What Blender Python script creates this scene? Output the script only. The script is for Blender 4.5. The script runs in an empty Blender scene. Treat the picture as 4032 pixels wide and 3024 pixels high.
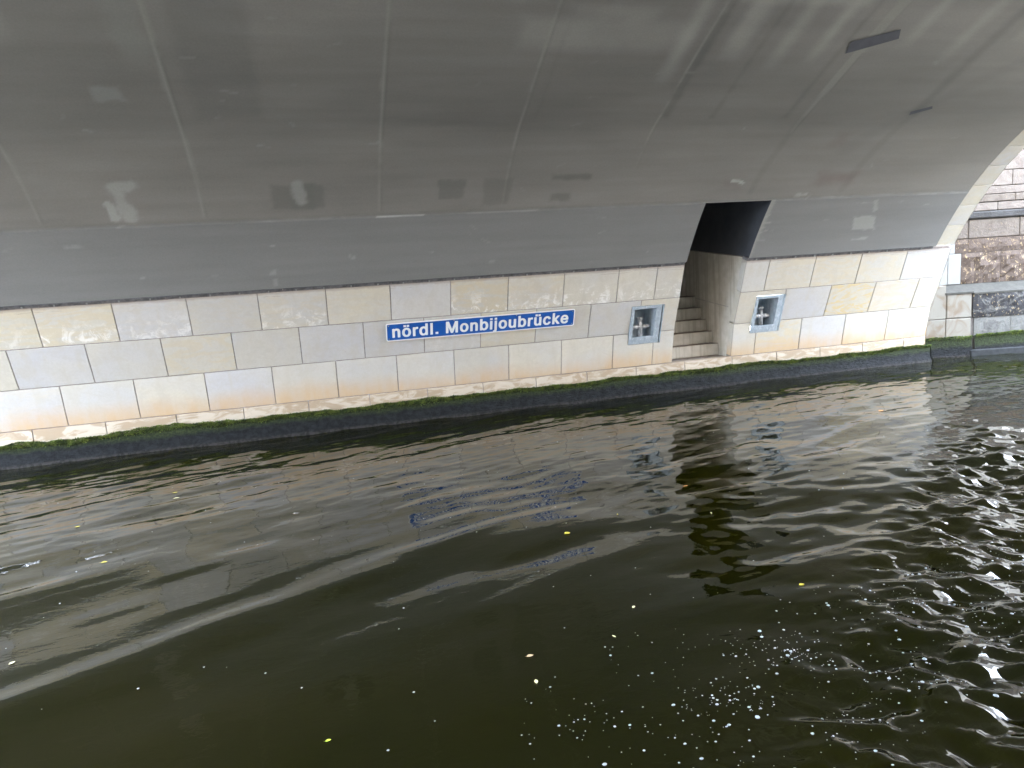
import bpy, bmesh, math, random
import numpy as np
from mathutils import Matrix, Vector
random.seed(7); rng = np.random.default_rng(7)
SC = bpy.context.scene
COL = SC.collection

# ---------------------------------------------------------------- camera
def cam_basis(yaw, pit, rol):
    cy, sy, cp, sp, cr, sr = math.cos(yaw), math.sin(yaw), math.cos(pit), math.sin(pit), math.cos(rol), math.sin(rol)
    F = Vector((sy*cp, cy*cp, -sp)); Rt = Vector((cy, -sy, 0)); U = Rt.cross(F)
    return cr*Rt + sr*U, -sr*Rt + cr*U, F
cd = bpy.data.cameras.new('camera'); cam = bpy.data.objects.new('camera', cd); COL.objects.link(cam)
Rv, Uv, Fv = cam_basis(.2639, .1485, -.0663)
cam.matrix_world = Matrix(((Rv.x, Uv.x, -Fv.x, 0), (Rv.y, Uv.y, -Fv.y, 0), (Rv.z, Uv.z, -Fv.z, 1.8), (0, 0, 0, 1)))
cd.sensor_width = 36; cd.lens = 25.0; cd.clip_start = .05; cd.clip_end = 2000
SC.camera = cam
# ---------------------------------------------------------------- sky, sun, exposure
SUN_EL, SUN_ROT = math.radians(48), math.radians(25)
W = bpy.data.worlds.new('World'); SC.world = W; W.use_nodes = True
wn = W.node_tree.nodes; wl = W.node_tree.links
bg = wn['Background']; bg.inputs['Strength'].default_value = .15
sky = wn.new('ShaderNodeTexSky'); sky.sky_type = 'NISHITA'; sky.sun_disc = False
sky.sun_elevation = SUN_EL; sky.sun_rotation = SUN_ROT; sky.dust_density = 5
mx = wn.new('ShaderNodeMix'); mx.data_type = 'RGBA'; mx.inputs[0].default_value = .5
mx.inputs[7].default_value = (7.3, 8.4, 10.0, 1)
wl.new(sky.outputs[0], mx.inputs[6]); wl.new(mx.outputs[2], bg.inputs['Color'])
sd = bpy.data.lights.new('sun', 'SUN'); sd.energy = 1.0; sd.angle = math.radians(20); sd.color = (1, .96, .9)
sun = bpy.data.objects.new('sun', sd); COL.objects.link(sun)
# direction towards the sun, matching the sky's rotation (clockwise from +Y)
dv = Vector((math.sin(SUN_ROT)*math.cos(SUN_EL), math.cos(SUN_ROT)*math.cos(SUN_EL), math.sin(SUN_EL)))
sun.rotation_euler = dv.to_track_quat('Z', 'Y').to_euler()
SC.view_settings.view_transform = 'Standard'; SC.view_settings.look = 'None'
SC.view_settings.exposure = 4.82; SC.view_settings.gamma = 1; SC.view_settings.use_curve_mapping = False
SC.render.engine = 'CYCLES'
SC.cycles.use_denoising = True
SC.cycles.max_bounces = 10; SC.cycles.diffuse_bounces = 7; SC.cycles.glossy_bounces = 5
SC.cycles.caustics_reflective = True; SC.cycles.caustics_refractive = False
SC.cycles.sample_clamp_indirect = 20

# ---------------------------------------------------------------- helpers
def link(o, parent=None):
    COL.objects.link(o)
    if parent: o.parent = parent
    return o
def empty(name, label=None, cat=None, loc=(0, 0, 0), group=None):
    o = bpy.data.objects.new(name, None); o.location = loc; o.empty_display_size = .2; link(o)
    if label: o['label'] = label
    if cat: o['category'] = cat
    if group: o['group'] = group
    return o
def mesh(name, V, F, mat, parent=None, smooth=False, kind=None, label=None, cat=None, color=None):
    """V in world coordinates; when the parent is an Empty away from the origin they are made local."""
    off = Vector((0, 0, 0))
    p = parent
    while p is not None: off += p.location; p = p.parent
    me = bpy.data.meshes.new(name)
    me.from_pydata([(v[0]-off.x, v[1]-off.y, v[2]-off.z) for v in V], [], F)
    me.materials.append(mat); me.update()
    if smooth: me.polygons.foreach_set('use_smooth', [True]*len(me.polygons))
    o = bpy.data.objects.new(name, me); link(o, parent)
    if kind: o['kind'] = kind
    if label: o['label'] = label
    if cat: o['category'] = cat
    if color: o.color = (*color, 1)
    return o
def mesh_np(name, V, F, mat, parent=None, smooth=False, kind=None):
    """V (n,3), F (m,k) numpy arrays"""
    off = Vector((0, 0, 0)); p = parent
    while p is not None: off += p.location; p = p.parent
    me = bpy.data.meshes.new(name); V = np.asarray(V, float)-np.array(off); F = np.asarray(F)
    k = F.shape[1]
    me.vertices.add(len(V)); me.vertices.foreach_set('co', V.ravel())
    me.loops.add(F.size); me.loops.foreach_set('vertex_index', F.ravel().astype(np.int32))
    me.polygons.add(len(F)); me.polygons.foreach_set('loop_start', np.arange(0, F.size, k, dtype=np.int32))
    me.update(calc_edges=True); me.validate()
    if smooth: me.polygons.foreach_set('use_smooth', np.ones(len(me.polygons), bool))
    me.materials.append(mat)
    o = bpy.data.objects.new(name, me); link(o, parent)
    if kind: o['kind'] = kind
    return o
def fix_normals(o):
    bm = bmesh.new(); bm.from_mesh(o.data); bmesh.ops.recalc_face_normals(bm, faces=bm.faces); bm.to_mesh(o.data); bm.free(); return o
def bevel(o, w, seg=1, ang=.5):
    bm = bmesh.new(); bm.from_mesh(o.data)
    bmesh.ops.recalc_face_normals(bm, faces=bm.faces)
    es = [e for e in bm.edges if len(e.link_faces) == 2 and e.calc_face_angle(0) > ang]
    bmesh.ops.bevel(bm, geom=es, offset=w, segments=seg, affect='EDGES', profile=.7, clamp_overlap=True)
    bm.to_mesh(o.data); bm.free(); return o
def prism(name, poly, x0, x1, mat, parent=None, **kw):
    """polygon in (Y,Z) extruded along X"""
    n = len(poly)
    V = [(x0, y, z) for y, z in poly] + [(x1, y, z) for y, z in poly]
    F = [list(range(n)), list(range(2*n-1, n-1, -1))] + [[i, i+n, (i+1) % n+n, (i+1) % n] for i in range(n)]
    return fix_normals(mesh(name, V, F, mat, parent, **kw))
def boxw(name, a, b, mat, parent=None, **kw):
    return prism(name, [(a[1], a[2]), (b[1], a[2]), (b[1], b[2]), (a[1], b[2])], a[0], b[0], mat, parent, **kw)

class Path:
    """profile in the (Y,Z) plane, swept along X; off > 0 stands proud towards the river"""
    def __init__(s, pts, flat=False):
        s.p = np.array(pts, float); d = np.diff(s.p, axis=0); L = np.hypot(*d.T)
        s.s = np.concatenate([[0], np.cumsum(L)]); s.t = d/L[:, None]; s.flat = flat
        s.n = np.stack([-s.t[:, 1], s.t[:, 0]], 1)
        vn = np.zeros_like(s.p); vn[:-1] += s.n; vn[1:] += s.n; s.vn = vn/np.linalg.norm(vn, axis=1)[:, None]
    def at(s, q, off=0., seg=None):
        q = np.asarray(q, float)
        i = np.clip(np.searchsorted(s.s, q, side='right')-1, 0, len(s.t)-1) if seg is None else np.full(q.shape, seg)
        P = s.p[i] + (q-s.s[i])[..., None]*s.t[i]
        if s.flat: N = s.n[i]
        else:
            f = ((q-s.s[i])/(s.s[i+1]-s.s[i]))[..., None]; N = s.vn[i]*(1-f)+s.vn[i+1]*f
        return P + N*np.asarray(off)[..., None]
def pt(path, X, q, off=0., seg=None):
    y, z = path.at(np.array(q), np.array(off), seg); return (X, float(y), float(z))

def block(name, path, x0, x1, s0, s1, off, depth, mat, parent, seg=None, hole=None, gap=.0055, ns=1, bev=.004, rnd=0.0, **kw):
    """a stone: front face on the path (offset off), going depth inwards; hole=(hx0,hx1,hs0,hs1) is left out"""
    xs = [x0+gap, x1-gap]; ss = [s0+gap, s1-gap]
    if hole:
        g = .003
        for v in (hole[0]-g, hole[1]+g):
            if xs[0]+.01 < v < xs[-1]-.01: xs.append(v)
        for v in (hole[2]-g, hole[3]+g):
            if ss[0]+.01 < v < ss[1]-.01: ss.append(v)
    if ns > 1: ss += list(np.linspace(ss[0], ss[1], ns+1)[1:-1])
    xs = sorted(xs); ss = sorted(ss)
    keep = {}
    for i in range(len(xs)-1):
        for j in range(len(ss)-1):
            cx, cs = (xs[i]+xs[i+1])/2, (ss[j]+ss[j+1])/2
            if hole and hole[0]-.003 < cx < hole[1]+.003 and hole[2]-.003 < cs < hole[3]+.003: continue
            keep[i, j] = 1
    V = []; idx = {}
    def v(i, j, b):
        if (i, j, b) not in idx:
            idx[i, j, b] = len(V); V.append(pt(path, xs[i], ss[j], off-(depth if b else 0), seg))
        return idx[i, j, b]
    F = []
    for (i, j) in keep:
        F.append([v(i, j, 0), v(i+1, j, 0), v(i+1, j+1, 0), v(i, j+1, 0)])
        F.append([v(i, j, 1), v(i, j+1, 1), v(i+1, j+1, 1), v(i+1, j, 1)])
        for di, dj, a, b in ((-1, 0, (i, j), (i, j+1)), (1, 0, (i+1, j+1), (i+1, j)), (0, -1, (i+1, j), (i, j)), (0, 1, (i, j+1), (i+1, j+1))):
            if (i+di, j+dj) not in keep: F.append([v(*a, 0), v(*b, 0), v(*b, 1), v(*a, 1)])
    o = mesh(name, V, F, mat, parent, **kw)
    return bevel(o, bev) if bev else fix_normals(o)

# value noise for painting and waves
class Noise:
    def __init__(s, seed): s.g = np.random.default_rng(seed).random((257, 257))
    def __call__(s, x, y):
        x = np.mod(x, 256); y = np.mod(y, 256); i = x.astype(int); j = y.astype(int); f = x-i; g = y-j
        f = f*f*f*(f*(f*6-15)+10); g = g*g*g*(g*(g*6-15)+10)
        a = s.g[i, j]*(1-f)+s.g[i+1, j]*f; b = s.g[i, j+1]*(1-f)+s.g[i+1, j+1]*f
        return a*(1-g)+b*g
    def fbm(s, x, y, o=4):
        r = 0; a = .5
        for k in range(o): r = r+a*s(x*2**k+k*17.3, y*2**k+k*31.7); a *= .5
        return r/(1-.5**o)
def sstep(a, b, x): t = np.clip((x-a)/(b-a), 0, 1); return t*t*(3-2*t)

# ---------------------------------------------------------------- materials
def mat(name):
    m = bpy.data.materials.new(name); m.use_nodes = True
    return m, m.node_tree.nodes, m.node_tree.links, m.node_tree.nodes['Principled BSDF']
class G:
    """tiny node graph helper"""
    def __init__(s, name):
        s.m, s.n, s.l, s.b = mat(name)
    def new(s, t, **kw):
        x = s.n.new(t)
        for k, v in kw.items(): setattr(x, k, v)
        return x
    def set(s, sock, v):
        if isinstance(v, bpy.types.NodeSocket): s.l.new(v, sock)
        else:
            if sock.type == 'RGBA' and len(v) == 3: v = (*v, 1)
            sock.default_value = v
    def obj(s): return s.new('ShaderNodeTexCoord').outputs['Object']
    def pos(s): return s.new('ShaderNodeNewGeometry').outputs['Position']
    def map(s, vec, scale=(1, 1, 1), loc=(0, 0, 0)):
        x = s.new('ShaderNodeMapping'); s.set(x.inputs['Vector'], vec); x.inputs['Scale'].default_value = scale; x.inputs['Location'].default_value = loc
        return x.outputs[0]
    def noise(s, vec, scale, detail=4, rough=.55, dist=0):
        x = s.new('ShaderNodeTexNoise'); s.set(x.inputs['Vector'], vec); x.inputs['Scale'].default_value = scale
        x.inputs['Detail'].default_value = detail; x.inputs['Roughness'].default_value = rough; x.inputs['Distortion'].default_value = dist
        return x.outputs['Fac']
    def ramp(s, fac, a, b, va=0, vb=1):
        x = s.new('ShaderNodeMapRange'); x.interpolation_type = 'SMOOTHSTEP'
        s.set(x.inputs[0], fac); x.inputs[1].default_value = a; x.inputs[2].default_value = b; x.inputs[3].default_value = va; x.inputs[4].default_value = vb
        return x.outputs[0]
    def mix(s, f, a, b, mode='MIX'):
        x = s.new('ShaderNodeMix', data_type='RGBA', blend_type=mode); s.set(x.inputs[0], f); s.set(x.inputs[6], a); s.set(x.inputs[7], b); return x.outputs[2]
    def math(s, op, a, b=0.):
        x = s.new('ShaderNodeMath', operation=op); s.set(x.inputs[0], a); s.set(x.inputs[1], b); return x.outputs[0]
    def z(s, vec, ax=2):
        x = s.new('ShaderNodeSeparateXYZ'); s.set(x.inputs[0], vec); return x.outputs[ax]
    def add(s, a, b):
        x = s.new('ShaderNodeVectorMath', operation='ADD'); s.set(x.inputs[0], a); s.set(x.inputs[1], b); return x.outputs[0]
    def bump(s, h, strength=.3, dist=.01):
        x = s.new('ShaderNodeBump'); s.set(x.inputs['Height'], h); x.inputs['Strength'].default_value = strength; x.inputs['Distance'].default_value = dist
        s.l.new(x.outputs[0], s.b.inputs['Normal'])
    def out(s, col, rough=.7, metal=0):
        s.set(s.b.inputs['Base Color'], col); s.set(s.b.inputs['Roughness'], rough); s.b.inputs['Metallic'].default_value = metal
        return s.m
def plain(name, col, rough=.7, var=.15, scale=6, metal=0, bump=0):
    g = G(name); p = g.pos(); n = g.noise(p, scale)
    c = g.mix(g.ramp(n, .3, .7), tuple(x*(1-var) for x in col), tuple(min(1, x*(1+var)) for x in col))
    if bump: g.bump(g.noise(p, scale*8), bump, .01)
    return g.out(c, rough, metal)

def stone_mat(name, stain=True, bright=1.0):
    g = G(name); P = g.pos()
    oi = g.new('ShaderNodeObjectInfo')
    tint = oi.outputs['Color']; rnd = oi.outputs['Random']
    cmb = g.new('ShaderNodeCombineXYZ'); 
    for k in range(3): g.set(cmb.inputs[k], g.math('MULTIPLY', rnd, 31.0+k*17))
    Q = g.add(P, cmb.outputs[0])                      # every stone cut from its own place of the bed
    big = g.noise(g.map(Q, (1, 1, 1.6)), 1.6, 3, .5, .6)
    fine = g.noise(Q, 45, 5, .65)
    mid = g.noise(g.map(Q, (1, 1, 1.4)), 7, 5, .6, 1.2)
    c = g.mix(g.ramp(big, .3, .7), g.mix(1, tint, (.965, .965, .985), 'MULTIPLY'), g.mix(1, tint, (1.03, 1.0, .93), 'MULTIPLY'))
    c = g.mix(g.ramp(mid, .42, .72, 0, .5), c, g.mix(1, tint, (.90, .86, .78), 'MULTIPLY'))
    c = g.mix(g.ramp(fine, .35, .7, 0, .26), c, g.mix(1, tint, (.78, .76, .72), 'MULTIPLY'))
    # ochre bedding veins on some stones
    at = g.new('ShaderNodeAttribute', attribute_type='OBJECT', attribute_name='vein')
    wv = g.noise(g.map(Q, (.8, 1, 3.0)), 2.2, 5, .6, 2.5)
    band = g.math('MULTIPLY', g.ramp(wv, .44, .56), at.outputs['Fac'])
    c = g.mix(band, c, (.60*bright, .47*bright, .24*bright))
    # white lime bloom
    at2 = g.new('ShaderNodeAttribute', attribute_type='OBJECT', attribute_name='bloom')
    zz = g.z(P)
    bl = g.noise(Q, 6.5, 8, .75, .7)
    blm = g.math('MULTIPLY', g.math('MULTIPLY', g.ramp(bl, .50, .60), at2.outputs['Fac']), g.ramp(zz, 1.72, 1.42))
    c = g.mix(g.math('MULTIPLY', blm, .75), c, (.84, .82, .78))
    # little dark pits and drill scratches
    vo = g.new('ShaderNodeTexVoronoi', feature='F1'); g.set(vo.inputs['Vector'], g.map(Q, (1, 1, 2.2))); vo.inputs['Scale'].default_value = 9
    pit = g.math('MULTIPLY', g.ramp(vo.outputs['Distance'], .07, .035), g.ramp(g.noise(Q, 3.1), .52, .6))
    c = g.mix(g.math('MULTIPLY', pit, .6), c, (.30, .27, .23))
    sc = g.noise(g.map(Q, (1, 1, 3.5)), 17, 2, .4, 3.5)
    scr = g.math('MULTIPLY', g.ramp(g.math('ABSOLUTE', g.math('SUBTRACT', sc, .5)), .012, .0), g.ramp(g.noise(Q, 4.3, 2), .58, .68))
    c = g.mix(g.math('MULTIPLY', scr, .45), c, (.42, .37, .31))
    st = g.math('MULTIPLY', g.ramp(g.noise(g.map(P, (9, 9, .5)), 1.0, 4, .6), .47, .70), .42)
    c = g.mix(st, c, (.50*bright, .46*bright, .38*bright))
    if stain:   # rusty waterline stain creeping up the lowest course
        zn = g.math('ADD', zz, g.math('MULTIPLY', g.math('SUBTRACT', g.noise(g.map(P, (1.3, 1.3, .5)), 1.2, 4, .6), .5), .32))
        f = g.math('MULTIPLY', g.ramp(zn, .70, .42, 0, 1), g.ramp(g.noise(g.map(P, (6, 6, 1)), 1, 3), .25, .7, .55, 1))
        c = g.mix(g.math('MULTIPLY', f, .8), c, (.56, .37, .19))
        low = g.math('MULTIPLY', g.ramp(zz, .43, .40), .85)
        c = g.mix(low, c, g.mix(g.ramp(g.noise(g.map(P, (1, 1, 3)), 3.5, 5, .6, 1.), .42, .6), (.36, .28, .195), (.54, .48, .395)))
    if stain:   # ragged dirty line just under the drip strip
        zt = g.math('ADD', zz, g.math('MULTIPLY', g.math('SUBTRACT', g.noise(g.map(P, (3, 3, 1)), 3.0, 6, .7), .5), .05))
        c = g.mix(g.math('MULTIPLY', g.ramp(zt, 1.770, 1.797), .6), c, (.36, .29, .25))
        ln = g.math('MULTIPLY', g.ramp(g.math('ABSOLUTE', g.math('SUBTRACT', zt, 1.762)), .006, .0), g.ramp(g.noise(P, 4), .5, .6))
        c = g.mix(g.math('MULTIPLY', ln, .6), c, (.33, .26, .21))
    g.bump(g.math('ADD', fine, g.math('MULTIPLY', mid, 2)), .25, .004)
    return g.out(c, .78)
M = {}
M['stone'] = stone_mat('limestone_cladding')
M['stone2'] = stone_mat('ring_limestone', False)
g = G('mortar'); M['mortar'] = g.out(g.mix(g.ramp(g.noise(g.pos(), 30), .3, .7), (.25, .22, .205), (.36, .32, .30)), .95)
# painted vault: colour painted into a point attribute (paint, patches, wear)
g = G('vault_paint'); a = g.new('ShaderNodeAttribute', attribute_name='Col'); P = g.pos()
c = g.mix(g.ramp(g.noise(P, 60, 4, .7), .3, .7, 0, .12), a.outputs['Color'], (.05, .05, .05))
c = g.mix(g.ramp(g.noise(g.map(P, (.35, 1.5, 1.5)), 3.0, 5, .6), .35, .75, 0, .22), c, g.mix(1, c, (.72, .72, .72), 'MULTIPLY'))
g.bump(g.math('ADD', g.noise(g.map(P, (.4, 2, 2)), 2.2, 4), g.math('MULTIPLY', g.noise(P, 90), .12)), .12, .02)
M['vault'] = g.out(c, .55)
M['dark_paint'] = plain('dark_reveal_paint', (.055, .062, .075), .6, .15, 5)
M['body'] = plain('bridge_concrete', (.40, .38, .34), .9, .1, 2)
# stair concrete with rain streaks
g = G('stair_concrete'); P = g.pos()
c = g.mix(g.ramp(g.noise(P, 9, 5), .3, .7), (.52, .49, .42), (.62, .59, .53))
c = g.mix(g.ramp(g.noise(g.map(P, (14, 14, .6)), 1.2, 4, .6), .48, .62, 0, .55), c, (.38, .35, .28))
c = g.mix(g.ramp(g.noise(g.map(P, (16, 16, .5), (5, 3, 1)), 1.5, 3, .5), .60, .68, 0, .5), c, (.52, .50, .45))
nz = g.new('ShaderNodeNewGeometry').outputs['Normal']
c = g.mix(g.ramp(g.z(nz), .6, .9, 0, .8), c, g.mix(g.ramp(g.noise(P, 12, 4), .35, .65), (.16, .12, .10), (.34, .27, .23)))
g.bump(g.noise(P, 50), .3, .004); M['concrete'] = g.out(c, .85)
# galvanised steel
g = G('galvanised_steel'); P = g.pos()
c = g.mix(g.ramp(g.noise(P, 14, 4, .6), .35, .7), (.36, .42, .47), (.48, .54, .58))
c = g.mix(g.ramp(g.noise(g.map(P, (30, 30, 2)), 1.5, 4), .55, .68, 0, .6), c, (.66, .70, .72))
c = g.mix(g.ramp(g.noise(P, 40, 3), .62, .72, 0, .5), c, (.20, .19, .17))
M['steel'] = g.out(c, .5, .25)
g = G('worn_bollard_steel'); P = g.pos()
c = g.mix(g.ramp(g.noise(g.map(P, (22, 22, 8)), 1.6, 5, .65), .45, .6), (.36, .37, .38), (.70, .70, .70))
M['worn'] = g.out(c, .45, .2)
M['strip'] = plain('drip_strip_metal', (.17, .165, .17), .7, .3, 18)
g = G('sign_blue'); c = g.mix(g.ramp(g.noise(g.pos(), 8, 3), .3, .7), (.010, .085, .36), (.014, .105, .41)); M['blue'] = g.out(c, .35)
M['white'] = plain('sign_white', (.80, .81, .80), .35, .03, 5)
M['screw'] = plain('screw_metal', (.35, .36, .35), .45, .1, 30, .6)
# wet algae band
g = G('tide_band'); P = g.pos(); zz = g.z(P)
n1 = g.noise(g.map(P, (1, 1, 1)), 16, 6, .7)
c = g.mix(g.ramp(n1, .38, .62), (.0015, .002, .0025), (.012, .0135, .015))
top = g.ramp(g.math('ADD', zz, g.math('MULTIPLY', g.noise(P, 8, 5, .6), .12)), .19, .27)
c = g.mix(top, c, g.mix(g.ramp(g.noise(P, 40, 4), .4, .65), (.014, .022, .006), (.035, .048, .014)))
c = g.mix(g.ramp(zz, .045, .015, 0, .7), c, g.mix(g.ramp(g.noise(P, 25, 4), .4, .6), (.015, .013, .011), (.045, .04, .036)))
g.bump(g.noise(g.map(P, (.6, 1, 1.6)), 26, 6, .7), .9, .03); g.b.inputs['Specular IOR Level'].default_value = .25; M['tide'] = g.out(c, .7)
g = G('moss'); P = g.pos()
c = g.mix(g.ramp(g.noise(P, 11, 5, .65), .35, .65), (.028, .052, .010), (.15, .20, .032))
c = g.mix(g.ramp(g.noise(P, 60, 2), .62, .7, 0, .6), c, (.24, .28, .09)); M['moss'] = g.out(c, .8)
# river water
g = G('river_water'); P = g.pos()
c = g.mix(g.ramp(g.noise(P, .35, 3), .3, .7), (.0098, .0088, .0002), (.0060, .0068, .0008))
g.b.inputs['IOR'].default_value = 1.56
h = g.noise(g.map(P, (1, 1.7, 1)), 9, 3, .5, .4)
g.bump(h, .10, .012)
M['water'] = g.out(c, .015)
M['foam'] = plain('foam', (.36, .38, .39), .4, .05, 20)
def leaf_mat(name, col): return plain(name, col, .5, .2, 60)
# old quay stones
def old_stone(name, base, dark, amount, specks):
    g = G(name); P = g.pos(); oi = g.new('ShaderNodeObjectInfo'); cmb = g.new('ShaderNodeCombineXYZ')
    for k in range(3): g.set(cmb.inputs[k], g.math('MULTIPLY', oi.outputs['Random'], 23.0+k*11))
    Q = g.add(P, cmb.outputs[0])
    c = g.mix(g.ramp(g.noise(Q, 5, 5, .6, .8), .3, .7), base, tuple(x*.86 for x in base))
    n = g.noise(g.map(Q, (1, 1, 1.3)), 5.5, 7, .72, .9)
    c = g.mix(g.ramp(n, .62-amount*.35, .72-amount*.35), c, dark)
    sp = g.noise(g.map(Q, (1.5, 1.5, 1)), 24, 3, .55, .4)
    c = g.mix(g.ramp(sp, .61, .68, 0, specks), c, (.38, .28, .15))
    g.bump(g.math('ADD', n, g.math('MULTIPLY', sp, .5)), .6, .03)
    return g.out(c, .85)
M['old_rough'] = old_stone('old_brown_stone', (.27, .195, .125), (.085, .06, .045), .8, .9)
M['old_mott'] = old_stone('old_mottled_stone', (0.114, 0.109, 0.098), (0.022, 0.021, 0.022), .62, .7)
M['old_tan'] = old_stone('old_tan_stone', (0.145, 0.119, 0.096), (0.104, 0.083, 0.067), .35, .25)
M['old_pink'] = old_stone('old_pink_stone', (.185, .155, .130), (.145, .118, .098), .4, .1)
M['old_dark'] = old_stone('old_dark_moulding', (.055, .052, .050), (.038, .036, .034), .5, .05)
M['old_pale'] = old_stone('old_pale_stone', (0.151, 0.148, 0.135), (0.098, 0.094, 0.086), .35, .1)
g = G('new_pale_stone'); P = g.pos()
c = g.mix(g.ramp(g.noise(P, 3.5, 4, .55, 1), .4, .65), (.22, .205, .17), (.17, .128, .088))
M['new_pale'] = g.out(c, .8)
M['bright_stone'] = plain('bright_new_stone', (.26, .255, .235), .8, .03, 4)
M['ground'] = plain('ground', (.16, .15, .12), .95, .2, .3)
M['grey_wet'] = plain('wet_slab', (.020, .022, .023), .9, .3, 14, 0, .4)
# ================================================================ profiles
D = 9.3226
WALL = Path([(D, -.8), (D, .4175), (9.2205, .903), (9.03, 1.3679), (8.8678, 1.8086)], flat=True)
sE, sC, sB, sA = WALL.s[1:5]
def wz(z):      # wall arclength of a height
    return float(np.interp(z, WALL.p[:, 1], WALL.s))
# measured soffit points, continued as an ellipse over the river
pts = [(8.822, 1.850), (8.645, 2.122), (8.445, 2.392), (8.225, 2.650), (7.99, 2.885), (7.735, 3.092), (7.43, 3.305)]
a_, h_, z0_, yc_ = 7.8, 4.43, .42, 1.5
for k in range(1, 200):
    y = 7.43-.32*k
    if y < yc_: break
    e = z0_+h_*math.sqrt(1-((y-yc_)/a_)**2); w = min(1, k/5)
    pts.append((y, e*w+(1-w)*(3.305+.50*(7.43-y)-.045*(7.43-y)**2)))
mir = [(2*yc_-y, z) for y, z in pts[::-1] if 2*yc_-y < pts[-1][0]-.1]
ctrl = np.array(pts+mir)
def catmull(P, n):
    out = []
    Q = np.vstack([2*P[0]-P[1], P, 2*P[-1]-P[-2]])
    for i in range(1, len(Q)-2):
        p0, p1, p2, p3 = Q[i-1:i+3]
        for k in range(n):
            t = k/n; out.append(.5*((2*p1)+(-p0+p2)*t+(2*p0-5*p1+4*p2-p3)*t*t+(-p0+3*p1-3*p2+p3)*t**3))
    out.append(P[-1]); return np.array(out)
VAULT = Path(catmull(ctrl, 8))
vis = VAULT.p[:, 0] > 3
def vs(y):      # soffit arclength of a Y on the near haunch
    return float(np.interp(-y, -VAULT.p[vis][:, 0], VAULT.s[vis]))
XL, XR = -5.4, 9.17
DX0, DX1 = 4.955, 5.925          # the doorway
S_CR = vs(8.287)                  # crease of the soffit = head of the doorway

bridge = empty('arch_bridge', 'stone clad arch bridge with grey painted soffit over the dark river', 'bridge')

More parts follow.
